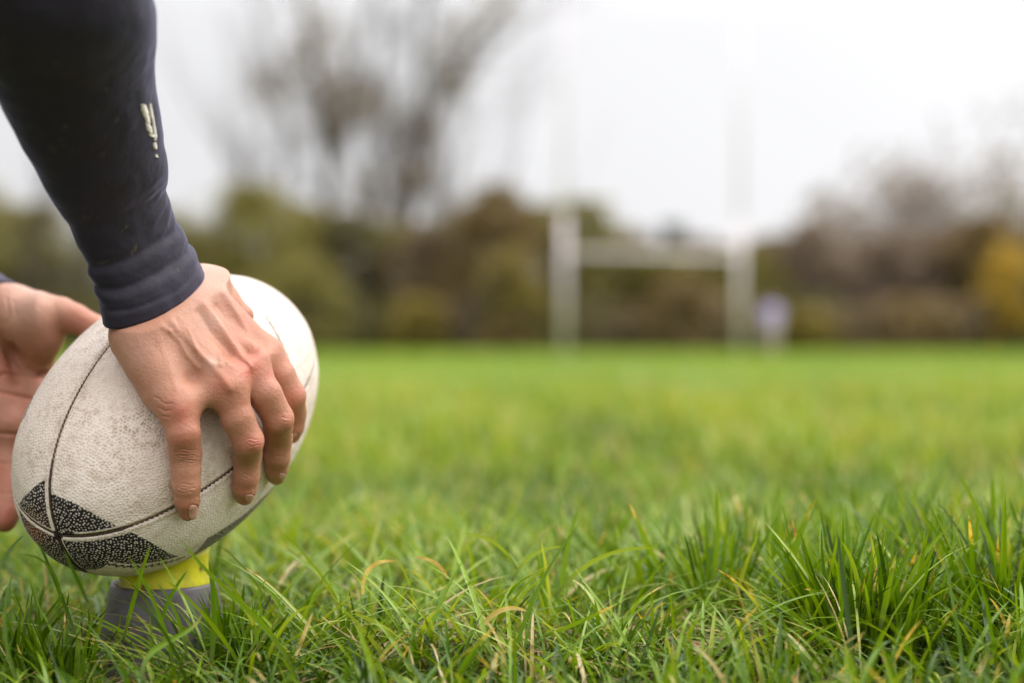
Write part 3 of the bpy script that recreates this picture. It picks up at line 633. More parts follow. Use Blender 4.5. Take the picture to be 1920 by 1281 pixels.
_th = np.linspace(1e-4, np.pi - 1e-4, 4000); _t = np.cos(_th); _p = BW * np.maximum(1 - _t ** 2, 0) ** BE; _s = np.r_[0, np.cumsum(np.hypot(np.diff(_t * BL), np.diff(_p)))]
th = np.interp(np.r_[np.linspace(0, .21, 520, endpoint=False), np.linspace(.21, _s[-1], 160)], _s, _th)
tt_ = np.cos(th); prof = BW * np.maximum(1 - tt_ ** 2, 0) ** BE
sarc = np.r_[0, np.cumsum(np.hypot(np.diff(tt_ * BL), np.diff(prof)))]
az = np.linspace(0, 360, NA, endpoint=False)
TT, AZ = np.meshgrid(tt_, az, indexing='ij'); PR, _ = np.meshgrid(prof, az, indexing='ij'); SS, _ = np.meshgrid(sarc, az, indexing='ij')
seams = [0., 90., 181., 252.]
sdist = np.full(TT.shape, 1.); side = []
for s_ in seams:
    d = (AZ - s_ + 180) % 360 - 180; dm = np.radians(d) * PR; side.append(dm); sdist = np.minimum(sdist, np.abs(dm))
ca, sa = np.cos(np.radians(AZ)), np.sin(np.radians(AZ))
P = BC + (TT * BL)[..., None] * BA + PR[..., None] * (ca[..., None] * BU + sa[..., None] * BV)
Nn = ca[..., None] * BU + sa[..., None] * BV + (TT * (1 - np.minimum(PR / BW, 1)) * 1.0)[..., None] * BA
Nn /= np.linalg.norm(Nn, axis=-1)[..., None]
Pf = P.reshape(-1, 3)
wob = noise3(Pf, 250, 3).reshape(TT.shape)
disp = -.0016 * np.exp(-(sdist / (.0009 + .0006 * wob)) ** 2) + .0005 * np.exp(-((sdist - .0028) / .0016) ** 2) - .0003 + .0010 * (1 - np.exp(-(sdist / .010) ** 2))
# grip pimples: jittered rings of round dots
pd = np.full(TT.shape, 1.); PITCH = .00225; nr = int(sarc[-1] / PITCH) + 3; hr = np.random.default_rng(3)
ringn = np.maximum(np.round(2 * np.pi * np.interp((np.arange(nr) + .5) * PITCH, sarc, prof) / PITCH).astype(int), 3)
jit = hr.uniform(-.30, .30, (nr, 300, 2)); rsz = hr.uniform(.00042, .00074, (nr, 300)); roff = hr.uniform(0, 1, nr); psz = np.full(TT.shape, .0005)
ri = np.clip((SS / PITCH).astype(int), 0, nr - 1); azr = np.radians(AZ)
for di in (-1, 0, 1):
    i_ = np.clip(ri + di, 0, nr - 1); n_ = ringn[i_]; cj = np.floor((azr / (2 * np.pi)) * n_ - roff[i_]).astype(int)
    for dj in (-1, 0, 1):
        jj = (cj + dj) % n_; sp_ = (i_ + .5 + jit[i_, jj, 0]) * PITCH; ap_ = (cj + dj + .5 + roff[i_] + jit[i_, jj, 1]) / n_ * 2 * np.pi
        dd = np.hypot(SS - sp_, (azr - ap_) * PR) / rsz[i_, jj]; pd = dd if (di, dj) == (-1, -1) else np.minimum(pd, dd)
dots = np.clip((1.25 - pd) / .5, 0, 1); dots = np.where(SS < .003, 0, dots)
dots = dots * np.clip((sdist - .0016) / .0008, 0, 1)
disp += .00024 * dots
disp += .0007 * (noise3(Pf, 22, 5).reshape(TT.shape) - .5)
disp *= np.clip(SS / .004, .3, 1)
P = P + Nn * disp[..., None]
# printed dark points of the panels, given in panel angle and distance from the tip
def s_of(t): return np.interp(-np.array(t), -tt_, sarc)
bnd = [(0, .90), (20, .83), (40, .60), (52.2, .726), (61.9, .784), (71, .829), (77.1, .855), (82.4, .876), (89.9, .899), (90.1, .912), (96.2, .92), (105, .934), (115.1, .945), (125, .953), (135.2, .958), (158.3, .962), (180.9, .9605), (181.1, .922), (187.8, .93), (192.8, .935), (198.1, .940), (204.4, .944), (211.2, .9468), (219.8, .9475), (229.4, .946), (239.8, .940), (249.8, .927), (252, .92), (300, .95), (340, .90), (360, .90)]
sb = np.interp(AZ, [b[0] for b in bnd], [s_of(b[1]) for b in bnd])
rag = (noise3(Pf, 900, 8).reshape(TT.shape) - .5) * .0008
smooth_step = lambda x: np.clip(x, 0, 1)
pm = smooth_step((sb - SS + rag) / .0005 + .5)
low_ = (AZ < 46) & (TT < .935)
zz = np.abs((SS / .0055) % 1 * 2 - 1) * 3.2; pm = np.where(low_, pm * (np.abs(AZ - 39.5 - zz) < 1.0 + 1.6 * wob), pm)
A_, B_, C_, D_ = side[2], side[1], side[3], side[0]
strip = (((A_ > .0012) & (A_ < .0036 + rag)) | ((B_ < -.0014) & (B_ > -.0046 + rag)) | ((B_ > .0014) & (B_ < .0034 + rag) & (SS > .014)) | ((C_ < -.0012) & (C_ > -.0032)) | ((C_ > .0012) & (C_ < .0030)) | ((D_ > .0012) & (D_ < .0028)))
pm = np.where(strip & (SS > .004), 0, pm)
pm = np.maximum(pm, ((sdist < .0011) & (SS < .055)) * .9)
# chevron bands round the middle of the ball
def band(a0, a1, t0, t1, sl=0):
    tl = t1 + sl * (AZ - a0) / (a1 - a0)
    return smooth_step((AZ - a0) * PR * .01745 / .0006) * smooth_step((a1 - AZ) * PR * .01745 / .0006) * (TT < tl) * (TT > t0)
pm2 = np.maximum.reduce([band(6, 55, -.5, .60, -.06), band(222, 246, .05, .62, .0), band(258, 300, -.5, .55, .1), band(188, 222, -.75, -.3, 0)])
for (c0, t0, c1, t1) in ((133, -.40, 104, -.27), (104, -.27, 97, -.75)):
    f_ = np.clip((AZ - c0) / (c1 - c0), 0, 1); tl = t0 + (t1 - t0) * f_; pm2 = np.maximum(pm2, (np.abs(SS - np.interp(-tl, -tt_, sarc)) < .0016) * ((AZ >= min(c0, c1)) & (AZ <= max(c0, c1))) * .75)
pm = np.maximum(pm, pm2 * np.where(pm2 < .8, 1, .9))
stain = np.exp(-(sdist / .0034) ** 2) * (.35 + .65 * noise3(Pf, 130, 11).reshape(TT.shape)) * (SS > .02)
q = proj(P)
front = TT > -.2
for (cx, cy, r_, a_) in ((285, 820, 22, 1.), (262, 835, 12, .6), (95, 870, 16, .6), (70, 850, 22, .35), (240, 800, 34, .45), (270, 790, 30, .4), (150, 770, 40, .25), (120, 850, 20, .3), (210, 860, 60, .25), (330, 915, 30, .3), (240, 930, 40, .25)):
    stain = np.maximum(stain, front * min(1, a_ * 1.5) * np.exp(-((q[..., 0] - cx) ** 2 + (q[..., 1] - cy) ** 2) / r_ ** 2) * np.clip(noise3(Pf, 420, 12).reshape(TT.shape) * 3.4 - 1.2, 0, 1))
redd = np.exp(-((q[..., 0] - 62) ** 2 / 26 ** 2 + (q[..., 1] - 1000) ** 2 / 32 ** 2)) * front
V = np.concatenate([P.reshape(-1, 3), [BC + BA * BL * .9995, BC - BA * BL * .9995]])
j = np.arange(NA); k = (j + 1) % NA
tris = np.concatenate([np.stack([k, j, np.full(NA, NS * NA)], 1), np.stack([(NS - 1) * NA + j, (NS - 1) * NA + k, np.full(NA, NS * NA + 1)], 1)])
ex = lambda a: np.r_[a.ravel(), a[0, 0], a[-1, 0]]
bm_ = Mat('ball_cover')
co = bm_.obj(); pim = bm_.attr('dots')
base = bm_.mix(bm_.ramp(bm_.noise(14, 5, co), (.35, .7)), (.87, .75, .67), (.70, .585, .50))
base = bm_.mix(bm_.ramp(bm_.noise(130, 4, co), (.48, .72, 0, .5)), base, (.46, .34, .24))
base = bm_.mix(bm_.math('MULTIPLY', bm_.attr('stain'), bm_.math('ADD', .25, bm_.math('MULTIPLY', bm_.ramp(pim, (.02, .5, 0, 1)), .75))), base, (.22, .125, .045))
edge = bm_.math('MULTIPLY', bm_.ramp(pim, (.02, .4, 0, 1)), bm_.ramp(pim, (.5, .95, 1, 0)))
base = bm_.mix(bm_.math('MULTIPLY', edge, bm_.math('ADD', bm_.math('MULTIPLY', bm_.attr('stain'), .6), .20)), base, (.32, .23, .14))
ink = bm_.mix(bm_.attr('red'), bm_.mix(bm_.ramp(bm_.noise(60, 3, co), (.5, .8)), (.016, .012, .016), (.045, .035, .04)), (.16, .035, .02))
dark = bm_.mix(bm_.ramp(pim, (.25, .85)), ink, bm_.mix(.3, base, (.35, .32, .30)))
bm_.col(bm_.mix(bm_.attr('print'), base, dark)); bm_.set(Roughness=.5, Specular_IOR_Level=.4)
b1 = bm_.bump(pim, .35, .0004); bm_.bump(bm_.noise(900, 3, co), .12, .0004, b1)
ballroot = mesh('rugby_ball', V, grid_faces(NS, NA)[:, ::-1], tris, mat=bm_.m, attrs={'print': ex(pm), 'dots': ex(dots), 'stain': ex(stain), 'red': ex(redd)})
tag(ballroot, 'worn off-white rugby ball with black tip markings resting on the yellow and grey kicking tee', 'rugby ball')
SV, SQ, so = [], [], 0
for s_ in seams:
    tq = np.cos(np.linspace(.03, np.pi - .03, 1400)); pr = BW * (1 - tq ** 2) ** BE; arc = np.r_[0, np.cumsum(np.hypot(np.diff(tq * BL), np.diff(pr)))]
    ph = arc / .0036 * 2 * np.pi; a_ = np.radians(s_) + .00035 * np.sin(ph) / np.maximum(pr, .004)
    rad_ = np.cos(a_)[:, None] * BU + np.sin(a_)[:, None] * BV; tang = -np.sin(a_)[:, None] * BU + np.cos(a_)[:, None] * BV
    c = BC + (tq * BL)[:, None] * BA + (pr - .0011 + .0003 * np.cos(ph))[:, None] * rad_
    rr = .00052 + .00022 * np.cos(ph * 1.0 + 1); m_ = 6; al = np.linspace(0, 2 * np.pi, m_, endpoint=False)
    V = c[:, None] + rr[:, None, None] * (np.cos(al)[None, :, None] * rad_[:, None] + np.sin(al)[None, :, None] * tang[:, None])
    SV.append(V.reshape(-1, 3)); SQ.append(grid_faces(len(tq), m_, True, so)); so += len(tq) * m_
mesh('stitching', np.concatenate(SV), np.concatenate(SQ), mat=simple('thread', (.10, .06, .028), .8, .5, 400), parent=ballroot)

# ------------------------------------------------------------------ kicking tee
def under_ball(x, y):
    z = np.linspace(.045, .2, 600); P = np.stack([np.full(600, x), np.full(600, y), z], 1); s = ball_d(P) < .0002
    return z[np.argmax(s)] if s.any() else 9.
def lathe(name, prof_, mat, parent, trim=False, n=96):
    a_ = np.linspace(0, 2 * np.pi, n, endpoint=False); p = np.array(prof_)
    V = np.stack([p[:, 0][:, None] * np.cos(a_), p[:, 0][:, None] * np.sin(a_), np.repeat(p[:, 1][:, None], n, 1)], -1)
    if trim:
        for j_ in range(n):
            for i_ in range(len(p)):
                V[i_, j_, 2] = min(V[i_, j_, 2], max(under_ball(BX + V[i_, j_, 0], BY + V[i_, j_, 1]) - .0006, .03))
    return mesh(name, V.reshape(-1, 3), grid_faces(len(p), n), mat=mat, parent=parent)
tee = empty('kicking_tee', (BX, BY, 0))
tag(tee, 'grey plastic kicking tee with a yellow cup under the rugby ball', 'kicking tee')
tg_ = Mat('tee_grey'); tg_.col(tg_.mix(tg_.ramp(tg_.noise(70, 5), (.45, .7)), (.125, .110, .122), (.075, .055, .045))); tg_.set(Roughness=.42); tg_.bump(tg_.noise(500, 2), .15, .0006)
ty = Mat('tee_yellow'); ty.col(ty.mix(ty.ramp(ty.voro(42), (.07, .17)), (.16, .11, .02), ty.mix(ty.ramp(ty.noise(55, 4), (.4, .75)), (.64, .60, .012), (.30, .27, .03)))); ty.set(Roughness=.45, Subsurface_Weight=.1, Subsurface_Radius=(.004, .004, .001), Subsurface_Scale=1)
lathe('tee_base', [(.060, -.003), (.061, .004), (.059, .007), (.050, .009), (.0475, .014), (.0455, .030), (.0405, .056), (.0395, .0615), (.0385, .0635), (.0370, .0632), (.0355, .060), (.034, .05)], tg_.m, tee)
lathe('tee_cup', [(.0335, .045), (.0338, .0625), (.0330, .066), (.0325, .074), (.0330, .083), (.0338, .092), (.0325, .093), (.0305, .092), (.0292, .080), (.029, .062)], ty.m, tee, True)

#@@PERSON
# ------------------------------------------------------------------ the kicker
SHR, SHL, ELR, ELL = np.array([-.57, .86, .77]), np.array([-.72, 1.24, .78]), np.array([-.305, .80, .53]), np.array([-.74, 1.27, .46])
# jersey: lofted sleeves plus torso
def loft(st, ns, na, foldf=None, flip=False):
    st = [np.array(x_, float) for x_ in zip(*st)]; c, U, M = st; n = len(c); s0 = np.r_[0, np.cumsum(np.linalg.norm(np.diff(c, axis=0), axis=1))]; s = np.linspace(0, s0[-1], ns)
    def cub(a):  # monotone-ish cubic through stations
        t = np.gradient(a, s0, axis=0); k = np.clip(np.searchsorted(s0, s) - 1, 0, n - 2); h = (s0[k + 1] - s0[k])[:, None]; u = ((s - s0[k]) / (s0[k + 1] - s0[k]))[:, None]
        return (2 * u ** 3 - 3 * u ** 2 + 1) * a[k] + (u ** 3 - 2 * u ** 2 + u) * h * t[k] + (-2 * u ** 3 + 3 * u ** 2) * a[k + 1] + (u ** 3 - u ** 2) * h * t[k + 1]
    c, U, M = cub(c), cub(U), cub(M); al = np.linspace(0, 2 * np.pi, na, endpoint=False)
    P = c[:, None] + np.cos(al)[None, :, None] * U[:, None] + np.sin(al)[None, :, None] * M[:, None]
    N_ = P - c[:, None]; N_ /= np.linalg.norm(N_, axis=-1)[..., None]
    SG, AL = np.meshgrid(s, al, indexing='ij')
    if foldf is not None: P = P + N_ * foldf(SG, AL, P)[..., None]
    return P, c, N_, U, M
def stn(L, Rr, m): a, b = pt(*L), pt(*Rr); return ((a + b) / 2, (b - a) / 2, np.array(m, float))
stR = [stn((198, 588, .990), (379, 528, 1.022), (-.002, -.033, -.0190)), stn((190, 562, .988), (370, 500, 1.020), (0, -.034, -.017)), stn((182, 540, .987), (360, 474, 1.018), (0, -.034, -.016)),
       stn((170, 505, .983), (338, 435, 1.010), (0, -.031, -.013)), stn((158, 474, .978), (318, 392, 1.0), (0, -.032, -.011)), stn((102, 372, .952), (310, 322, .972), (0, -.037, -.011)),
       stn((50, 280, .928), (300, 235, .945), (0, -.042, -.013)), stn((0, 175, .900), (285, 150, .918), (0, -.047, -.016)), stn((-100, 0, .85), (285, 10, .87), (0, -.050, -.022)),
       (ELR + [0, 0, .02], np.array([.035, .0, .045]), np.array([0, -.055, -.01])), (SHR * .5 + ELR * .5 + [0, 0, .01], np.array([.045, 0, .055]), np.array([0, -.07, 0])), (SHR, np.array([.055, 0, .06]), np.array([0, -.08, 0]))]
def foldsR(S, A, P):
    n = noise3(P.reshape(-1, 3), 35, 51).reshape(S.shape); n2 = noise3(P.reshape(-1, 3), 90, 52).reshape(S.shape); w = S + .006 * (n - .5) + .003 * np.sin(A * 1.0 + 1)
    f = 0 * S
    for s_, a_, wd_ in ((.0105, -.0016, .0012), (.0185, .0016, .0035), (.0245, -.0030, .0028), (.034, .0022, .004), (.0415, -.0020, .0032), (.058, .0012, .006), (.072, -.0016, .005), (.095, .0008, .01), (.115, -.0010, .008)):
        f = f + a_ * (.55 + .9 * n) * np.exp(-((w - s_) / wd_) ** 2)
    f = f * .62; f += .0028 * (noise3(P.reshape(-1, 3) * [1, 1, .6], 18, 54).reshape(S.shape) - .5) * np.clip(S / .05, 0, 1) + .0011 * (n2 - .5)
    # diagonal drag lines on the thumb side
    f += .0006 * np.sin((S * 1. + A * .018) * 620) * np.exp(-((A - .35) / .5) ** 2) * np.exp(-((S - .05) / .03) ** 2) + .0007 * (S < .0095) - .0006 * np.exp(-((S - .0095) / .0007) ** 2)
    return f
PR_, cR, nR, UR, MR = loft(stR, 520, 220, foldsR)
_k = np.arange(0, 300, 5); _n = np.cross(UR[_k], MR[_k]); _n /= np.linalg.norm(_n, axis=1)[:, None]
if _n[0] @ (cR[60] - cR[0]) < 0: _n = -_n
def into_sleeve(V):
    """keep the wrist and forearm inside the cuff and sleeve"""
    V = V.copy(); sel = np.linalg.norm(V - cR[0], axis=1) < .28; W = V[sel]
    a = np.einsum('kj,ikj->ik', _n, W[:, None] - cR[_k][None]); dist = np.linalg.norm(W[:, None] - cR[_k][None], axis=2)
    kk = np.argmin(np.abs(a) + .15 * dist, 1); d0 = -a[:, 0]; kk = np.where(d0 > 0, 0, kk); ak = a[np.arange(len(W)), kk]
    rel = W - cR[_k[kk]]; B = np.stack([UR[_k[kk]], MR[_k[kk]], _n[kk]], 2); cf = np.linalg.solve(B, rel[..., None])[..., 0]
    rho = np.hypot(cf[:, 0], cf[:, 1]); lim = np.where(d0 > 0, .97 + np.clip(d0, 0, 1) * 160, np.where(kk < 2, .93, np.where(kk < 6, .84, .76))); lim = np.where(d0 > .006, 99, lim)
    k0 = .80 * lim; f = np.where(rho > k0, (k0 + (lim - k0) * np.tanh((rho - k0) / (lim - k0))) / np.maximum(rho, 1e-6), 1)
    cf[:, :2] *= f[:, None]; V[sel] = cR[_k[kk]] + np.einsum('ijk,ik->ij', B, cf); return V
# right hand, seen from the back of the hand, little finger nearest
F_ = Field([-.335, .90, .09], [-.10, 1.12, .40], .0008)
def J(px, py, off, r): return (on_ball(px, py, off), r)
def K(px, py, Y, r): return (pt(px, py, Y), r)
fingers = {
    'little': [K(333, 762, .967, .0125), K(344, 812, .963, .0112), J(348, 852, .0100, .0106), J(349, 882, .0092, .0094), J(349, 910, .0088, .0095), J(350, 938, .0078, .0086), J(353, 959, .0066, .0070)],
    'ring': [K(424, 722, .985, .0125), K(446, 786, .985, .0113), K(464, 826, .990, .0110), J(464, 855, .0110, .0100), J(462, 892, .0092, .0092), J(459, 914, .0080, .0083), J(459, 930, .0066, .0068)],
    'middle': [K(466, 690, 1.008, .0130), K(496, 738, 1.004, .0118), K(521, 785, 1.012, .0110), J(521, 822, .0110, .0103), J(519, 856, .0092, .0094), J(519, 878, .0078, .0083), J(519, 893, .0062, .0066)],
    'index': [K(494, 668, 1.036, .0130), K(522, 705, 1.036, .0118), K(545, 742, 1.040, .0108), J(549, 775, .0104, .0098), J(548, 800, .0085, .0088), J(547, 815, .0070, .0070)],
    'thumb': [K(362, 522, 1.048, .0150), K(396, 547, 1.060, .0120), J(430, 573, .0085, .0095), J(455, 593, .0075, .0080)]}
for n_, ch in fingers.items(): F_.chain(ch, .0025)
fing = F_.f.copy(); F_.f[:] = .05
WU, WR = pt(254, 575, 1.006), pt(338, 522, 1.030)
for a, b, ra, rb in [(pt(266, 614, .992), fingers['little'][0][0], .0165, .0125), (pt(290, 596, .997), fingers['ring'][0][0], .0165, .0135), (pt(322, 568, 1.010), fingers['middle'][0][0], .0165, .0135),
                     (pt(352, 534, 1.022), fingers['index'][0][0], .0165, .0130), (WU, pt(240, 480, 1.0), .0185, .020), (WR, pt(278, 455, 1.008), .018, .019), (pt(258, 470, 1.003), pt(205, 345, .968), .021, .026),
                     (WU, pt(266, 612, .992), .0185, .0175), (WR, pt(352, 536, 1.024), .0185, .0180), (pt(384, 512, 1.034), pt(408, 548, 1.05), .0142, .0120), (WR, pt(384, 512, 1.034), .018, .0145), (pt(205, 345, .968), pt(150, 200, .925), .030, .033)]:
    F_.cone(a, b, ra, rb, .012)
# fleshy edges: heel of the little finger side and the mass towards the ball
F_.cone(pt(258, 640, .985), pt(300, 735, .975), .0175, .0130, .012)
F_.cone(pt(300, 600, 1.01), pt(430, 680, 1.02), .016, .013, .015)
# webs between the knuckles
for a, b, r in [('little', 'ring', .0085), ('ring', 'middle', .0095), ('middle', 'index', .009)]:
    F_.cone(fingers[a][0][0], fingers[b][0][0], r, r, .008)
F_.f = smin(F_.f, fing, .009)
X, Y, Z = [g_.astype(np.float32) for g_ in np.meshgrid(*[F_.lo[i] + F_.h * np.arange(F_.n[i]) for i in range(3)], indexing='ij')]
near = F_.f < .01
bd = np.full(F_.f.shape, .05, np.float32); bd[near] = ball_d(np.stack([X[near], Y[near], Z[near]], 1))
F_.f = np.maximum(F_.f, -bd + .0002); del X, Y, Z, bd
V, Q = F_.surface(); V = relax(V, Q, 3); V, Q = subdivide(V, Q, 1)
hq = proj(V); hn = normals(V, Q); fr = np.clip((-hn[:, 1] + .25) * 2, 0, 1)
d = np.zeros(len(V)); red = np.zeros(len(V)); nail = np.zeros(len(V)); pale = np.zeros(len(V))
def ridge(pts, amp, w, fade=True):
    global d
    d = d + fr * amp * np.exp(-(seg_dist(hq, pts) / w) ** 2)
# tendons and veins on the back of the hand
ridge([(392, 500), (418, 548), (452, 606), (478, 655)], .0023, 8); ridge([(360, 540), (410, 605), (450, 665), (466, 690)], .0016, 8)
ridge([(318, 600), (362, 650), (415, 705), (430, 728)], .0011, 8); ridge([(372, 585), (400, 628), (432, 662)], -.0015, 8); ridge([(406, 575), (436, 620), (462, 660)], -.0013, 7)
ridge([(368, 656), (382, 672), (398, 684), (414, 685), (426, 678)], .0007, 5.5); ridge([(352, 618), (362, 640), (368, 656)], .0006, 4.5); ridge([(420, 676), (440, 690)], .0006, 5)
ridge([(318, 622), (336, 640), (352, 668), (372, 690)], .0007, 5); ridge([(300, 610), (318, 622)], .0006, 5); ridge([(398, 640), (412, 660), (414, 684)], .0007, 4.5); ridge([(300, 640), (320, 690), (330, 730)], .0004, 7)
ridge([(330, 600), (348, 640), (364, 662)], -.0004, 5)
# knuckles
for (cx, cy, r_, a_) in ((468, 684, 15, .0020), (430, 722, 15, .0013), (336, 768, 17, .0008), (506, 664, 12, .0012), (478, 832, 13, .0013), (535, 790, 10, .0010), (350, 856, 16, .0004), (400, 490, 16, .0010)):
    d += fr * a_ * np.exp(-((hq[:, 0] - cx) ** 2 + (hq[:, 1] - cy) ** 2) / r_ ** 2)
# skin folds over the joints
for cx, cy, wd_, rows in ((349, 856, 24, (-13, -8, -2, 3, 8, 12)), (349, 915, 20, (-7, -2, 3, 9)), (473, 832, 14, (-9, -3, 4)), (462, 893, 12, (-3, 3)), (532, 788, 9, (-5, 2)), (523, 856, 9, (0,))):
    for i_, dy in enumerate(rows):
        u_ = (hq[:, 0] - cx) / wd_; yy = cy + dy + 3.0 * (u_ ** 2) * (-1 if dy > 2 else 1) * (dy != 0) + 1.3 * np.sin(u_ * 5 + i_)
        d -= fr * .00040 * (1 - .25 * (i_ % 2)) * np.exp(-((hq[:, 1] - yy) / 1.25) ** 2) * np.clip(1.2 - u_ ** 2, 0, 1)
for pts in ([(300, 752), (312, 758), (322, 757)], [(296, 764), (308, 771), (320, 770)], [(304, 780), (318, 783)], [(290, 745), (300, 748)]):
    d -= .0005 * np.exp(-(seg_dist(hq, pts) / 1.8) ** 2)
# nails
for cx, cy, rx, ry, ang in ((363.5, 962, 10, 14.5, .0), (468, 934, 9, 7, .1), (530, 894, 7, 6, .3), (553, 817, 5, 5, .3)):
    m_ = (np.abs((hq[:, 0] - cx) / rx) ** 2.5 + np.abs((hq[:, 1] - cy) / ry) ** 2.5) ** 1.6; ok_ = (np.linalg.norm(hq - [cx, cy], axis=1) < 40) & (hn[:, 1] < .3)
    d += ok_ * (-.0007 * np.exp(-((m_ ** .25 - 1.06) / .09) ** 2) + .0002 * (m_ < 1)); nail = np.maximum(nail, ok_ * np.clip((1.0 - m_) * 3, 0, 1))
d += .00035 * (noise3(V, 190, 31) - .5) + .0008 * (noise3(V, 60, 32) - .5) + .00012 * (noise3(V, 900, 33) - .5)
for (cx, cy, r_, a_) in ((470, 684, 34, 1.), (420, 720, 34, .55), (338, 775, 34, .8), (346, 825, 28, .7), (478, 830, 22, .8), (540, 790, 18, .7), (555, 740, 24, .6), (510, 700, 34, .6), (450, 620, 46, .4), (353, 950, 22, .45), (460, 930, 20, .5), (350, 905, 20, .3), (420, 560, 40, .35), (450, 760, 26, .3)):
    red = np.maximum(red, a_ * np.exp(-((hq[:, 0] - cx) ** 2 + (hq[:, 1] - cy) ** 2) / r_ ** 2))
red = red * (.6 + .8 * noise3(V, 120, 35))
for (cx, cy, r_, a_) in ((395, 505, 60, .6), (400, 600, 30, .3), (240, 660, 40, .2), (398, 682, 14, .5)):
    pale = np.maximum(pale, a_ * np.exp(-((hq[:, 0] - cx) ** 2 + (hq[:, 1] - cy) ** 2) / r_ ** 2))
V = into_sleeve(V + hn * d[:, None])
BODY = [(V, Q, red, nail, pale)]

# left hand, palm side, behind the ball
F_ = Field([-.56, 1.02, .05], [-.30, 1.27, .36], .0014)
lh = {
    'a': [K(60, 790, 1.155, .0120), K(66, 850, 1.155, .0105), K(70, 900, 1.145, .0095), K(70, 950, 1.13, .0080)],
    'b': [K(10, 800, 1.145, .0125), K(14, 862, 1.140, .0108), K(15, 915, 1.125, .0106), K(11, 965, 1.108, .0098), K(9, 976, 1.105, .009)],
    'c': [K(-38, 800, 1.14, .0125), K(-30, 862, 1.133, .0105), K(-22, 915, 1.12, .0100), K(-20, 960, 1.105, .0085)],
    'd': [K(-85, 780, 1.14, .0110), K(-80, 830, 1.13, .0092), K(-72, 880, 1.12, .0085), K(-66, 915, 1.11, .0075)],
    't': [K(78, 590, 1.15, .0185), K(112, 588, 1.152, .0130), K(142, 598, 1.150, .0115), K(178, 616, 1.145, .0108), K(215, 628, 1.14, .0085)]}
for n_, ch in lh.items(): F_.chain(ch, .003)
fing = F_.f.copy(); F_.f[:] = .05
W1, W2 = pt(-45, 572, 1.165), pt(-70, 615, 1.165)
for a, b, ra, rb in [(W1, pt(70, 605, 1.155), .022, .022), (pt(20, 590, 1.155), pt(75, 640, 1.155), .024, .0155), (pt(78, 620, 1.155), pt(70, 700, 1.175), .0145, .011), (pt(60, 660, 1.175), lh['a'][0][0], .015, .0125),
                     (W1, lh['b'][0][0], .020, .0135), (W2, lh['c'][0][0], .020, .0135), (W2, lh['d'][0][0], .020, .012), (pt(-70, 660, 1.15), pt(-80, 760, 1.14), .020, .014),
                     (lh['a'][0][0], lh['b'][0][0], .010, .010), (lh['b'][0][0], lh['c'][0][0], .010, .010), (lh['c'][0][0], lh['d'][0][0], .010, .010), (pt(40, 700, 1.17), pt(20, 780, 1.16), .014, .012),
                     (W1, pt(-225, 478, 1.185), .0215, .025), (W2, pt(-225, 485, 1.185), .0200, .025)]:
    F_.cone(a, b, ra, rb, .010)
F_.f = smin(F_.f, fing, .007)
X, Y, Z = [g_.astype(np.float32) for g_ in np.meshgrid(*[F_.lo[i] + F_.h * np.arange(F_.n[i]) for i in range(3)], indexing='ij')]
bd = ball_d(np.stack([X.ravel(), Y.ravel(), Z.ravel()], 1)).reshape(X.shape)
F_.f = np.maximum(F_.f, -bd + .0002); del X, Y, Z, bd
V, Q = F_.surface(); V = relax(V, Q, 3); V, Q = subdivide(V, Q, 1)
hq = proj(V); hn = normals(V, Q); fr = np.clip((-hn[:, 1] + .25) * 2, 0, 1); d = np.zeros(len(V))
ridge([(-20, 610), (5, 640), (22, 680), (30, 720)], -.0022, 5); ridge([(20, 650), (40, 690), (80, 705)], -.0035, 7); ridge([(-40, 720), (10, 700), (70, 708), (88, 700)], -.0018, 4)
ridge([(-60, 745), (0, 735), (60, 748)], -.0015, 4); ridge([(12, 560), (16, 585), (10, 610)], -.0006, 3); ridge([(25, 565), (30, 590)], -.0004, 3); ridge([(-20, 812), (35, 815)], -.0012, 4)
ridge([(-40, 868), (35, 870)], -.0010, 4); ridge([(-40, 925), (35, 925)], -.0008, 4); ridge([(60, 600), (75, 575)], .0010, 20); ridge([(5, 760), (8, 790)], .0012, 16)
d += .0010 * (noise3(V, 70, 41) - .5) + .0003 * (noise3(V, 260, 42) - .5)
red = .15 + 0 * d
for (cx, cy, r_, a_) in ((12, 970, 40, .9), (20, 900, 40, .6), (150, 600, 40, .5), (40, 760, 50, .35), (10, 700, 40, .4)):
    red = np.maximum(red, a_ * np.exp(-((hq[:, 0] - cx) ** 2 + (hq[:, 1] - cy) ** 2) / r_ ** 2))
pale = .5 * np.exp(-((hq[:, 0] - 50) ** 2 + (hq[:, 1] - 560) ** 2) / 60 ** 2)
V = V + hn * d[:, None]
BODY.append((V, Q, red, 0 * d, pale))

# the rest of the crouching body
HPR, HPL, KNR, KNL, ANR, ANL = np.array([-1.08, .93, .50]), np.array([-1.10, 1.12, .50]), np.array([-.72, .84, .47]), np.array([-.80, 1.28, .47]), np.array([-.93, .84, .10]), np.array([-1.02, 1.28, .10])
NK = np.array([-.60, 1.05, .84]); HD = np.array([-.455, 1.05, .955])
F_ = Field([-1.3, .66, 0], [-.2, 1.46, 1.2], .009)
for p, q_ in ((SHR, ELR), (SHL, ELL)): F_.cone(p, q_, .052, .036, .02)
F_.cone(ELR, pt(150, 200, .925), .034, .028, .012); F_.cone(ELL, pt(-225, 478, 1.185), .034, .026, .012)
def trunk(F, g):
    F.cone((SHR + SHL) / 2 + [.0, .0, -.03], (HPR + HPL) / 2, .125 + g, .115 + g, .06); F.cone(SHR + [-.03, .04, 0], SHL + [-.03, -.04, 0], .072 + g, .072 + g, .06); F.cone(HPR, HPL, .10 + g, .10 + g, .05)
trunk(F_, 0)
F_.cone(NK + [-.05, 0, -.03], HD + [-.04, 0, -.03], .062, .055, .03)
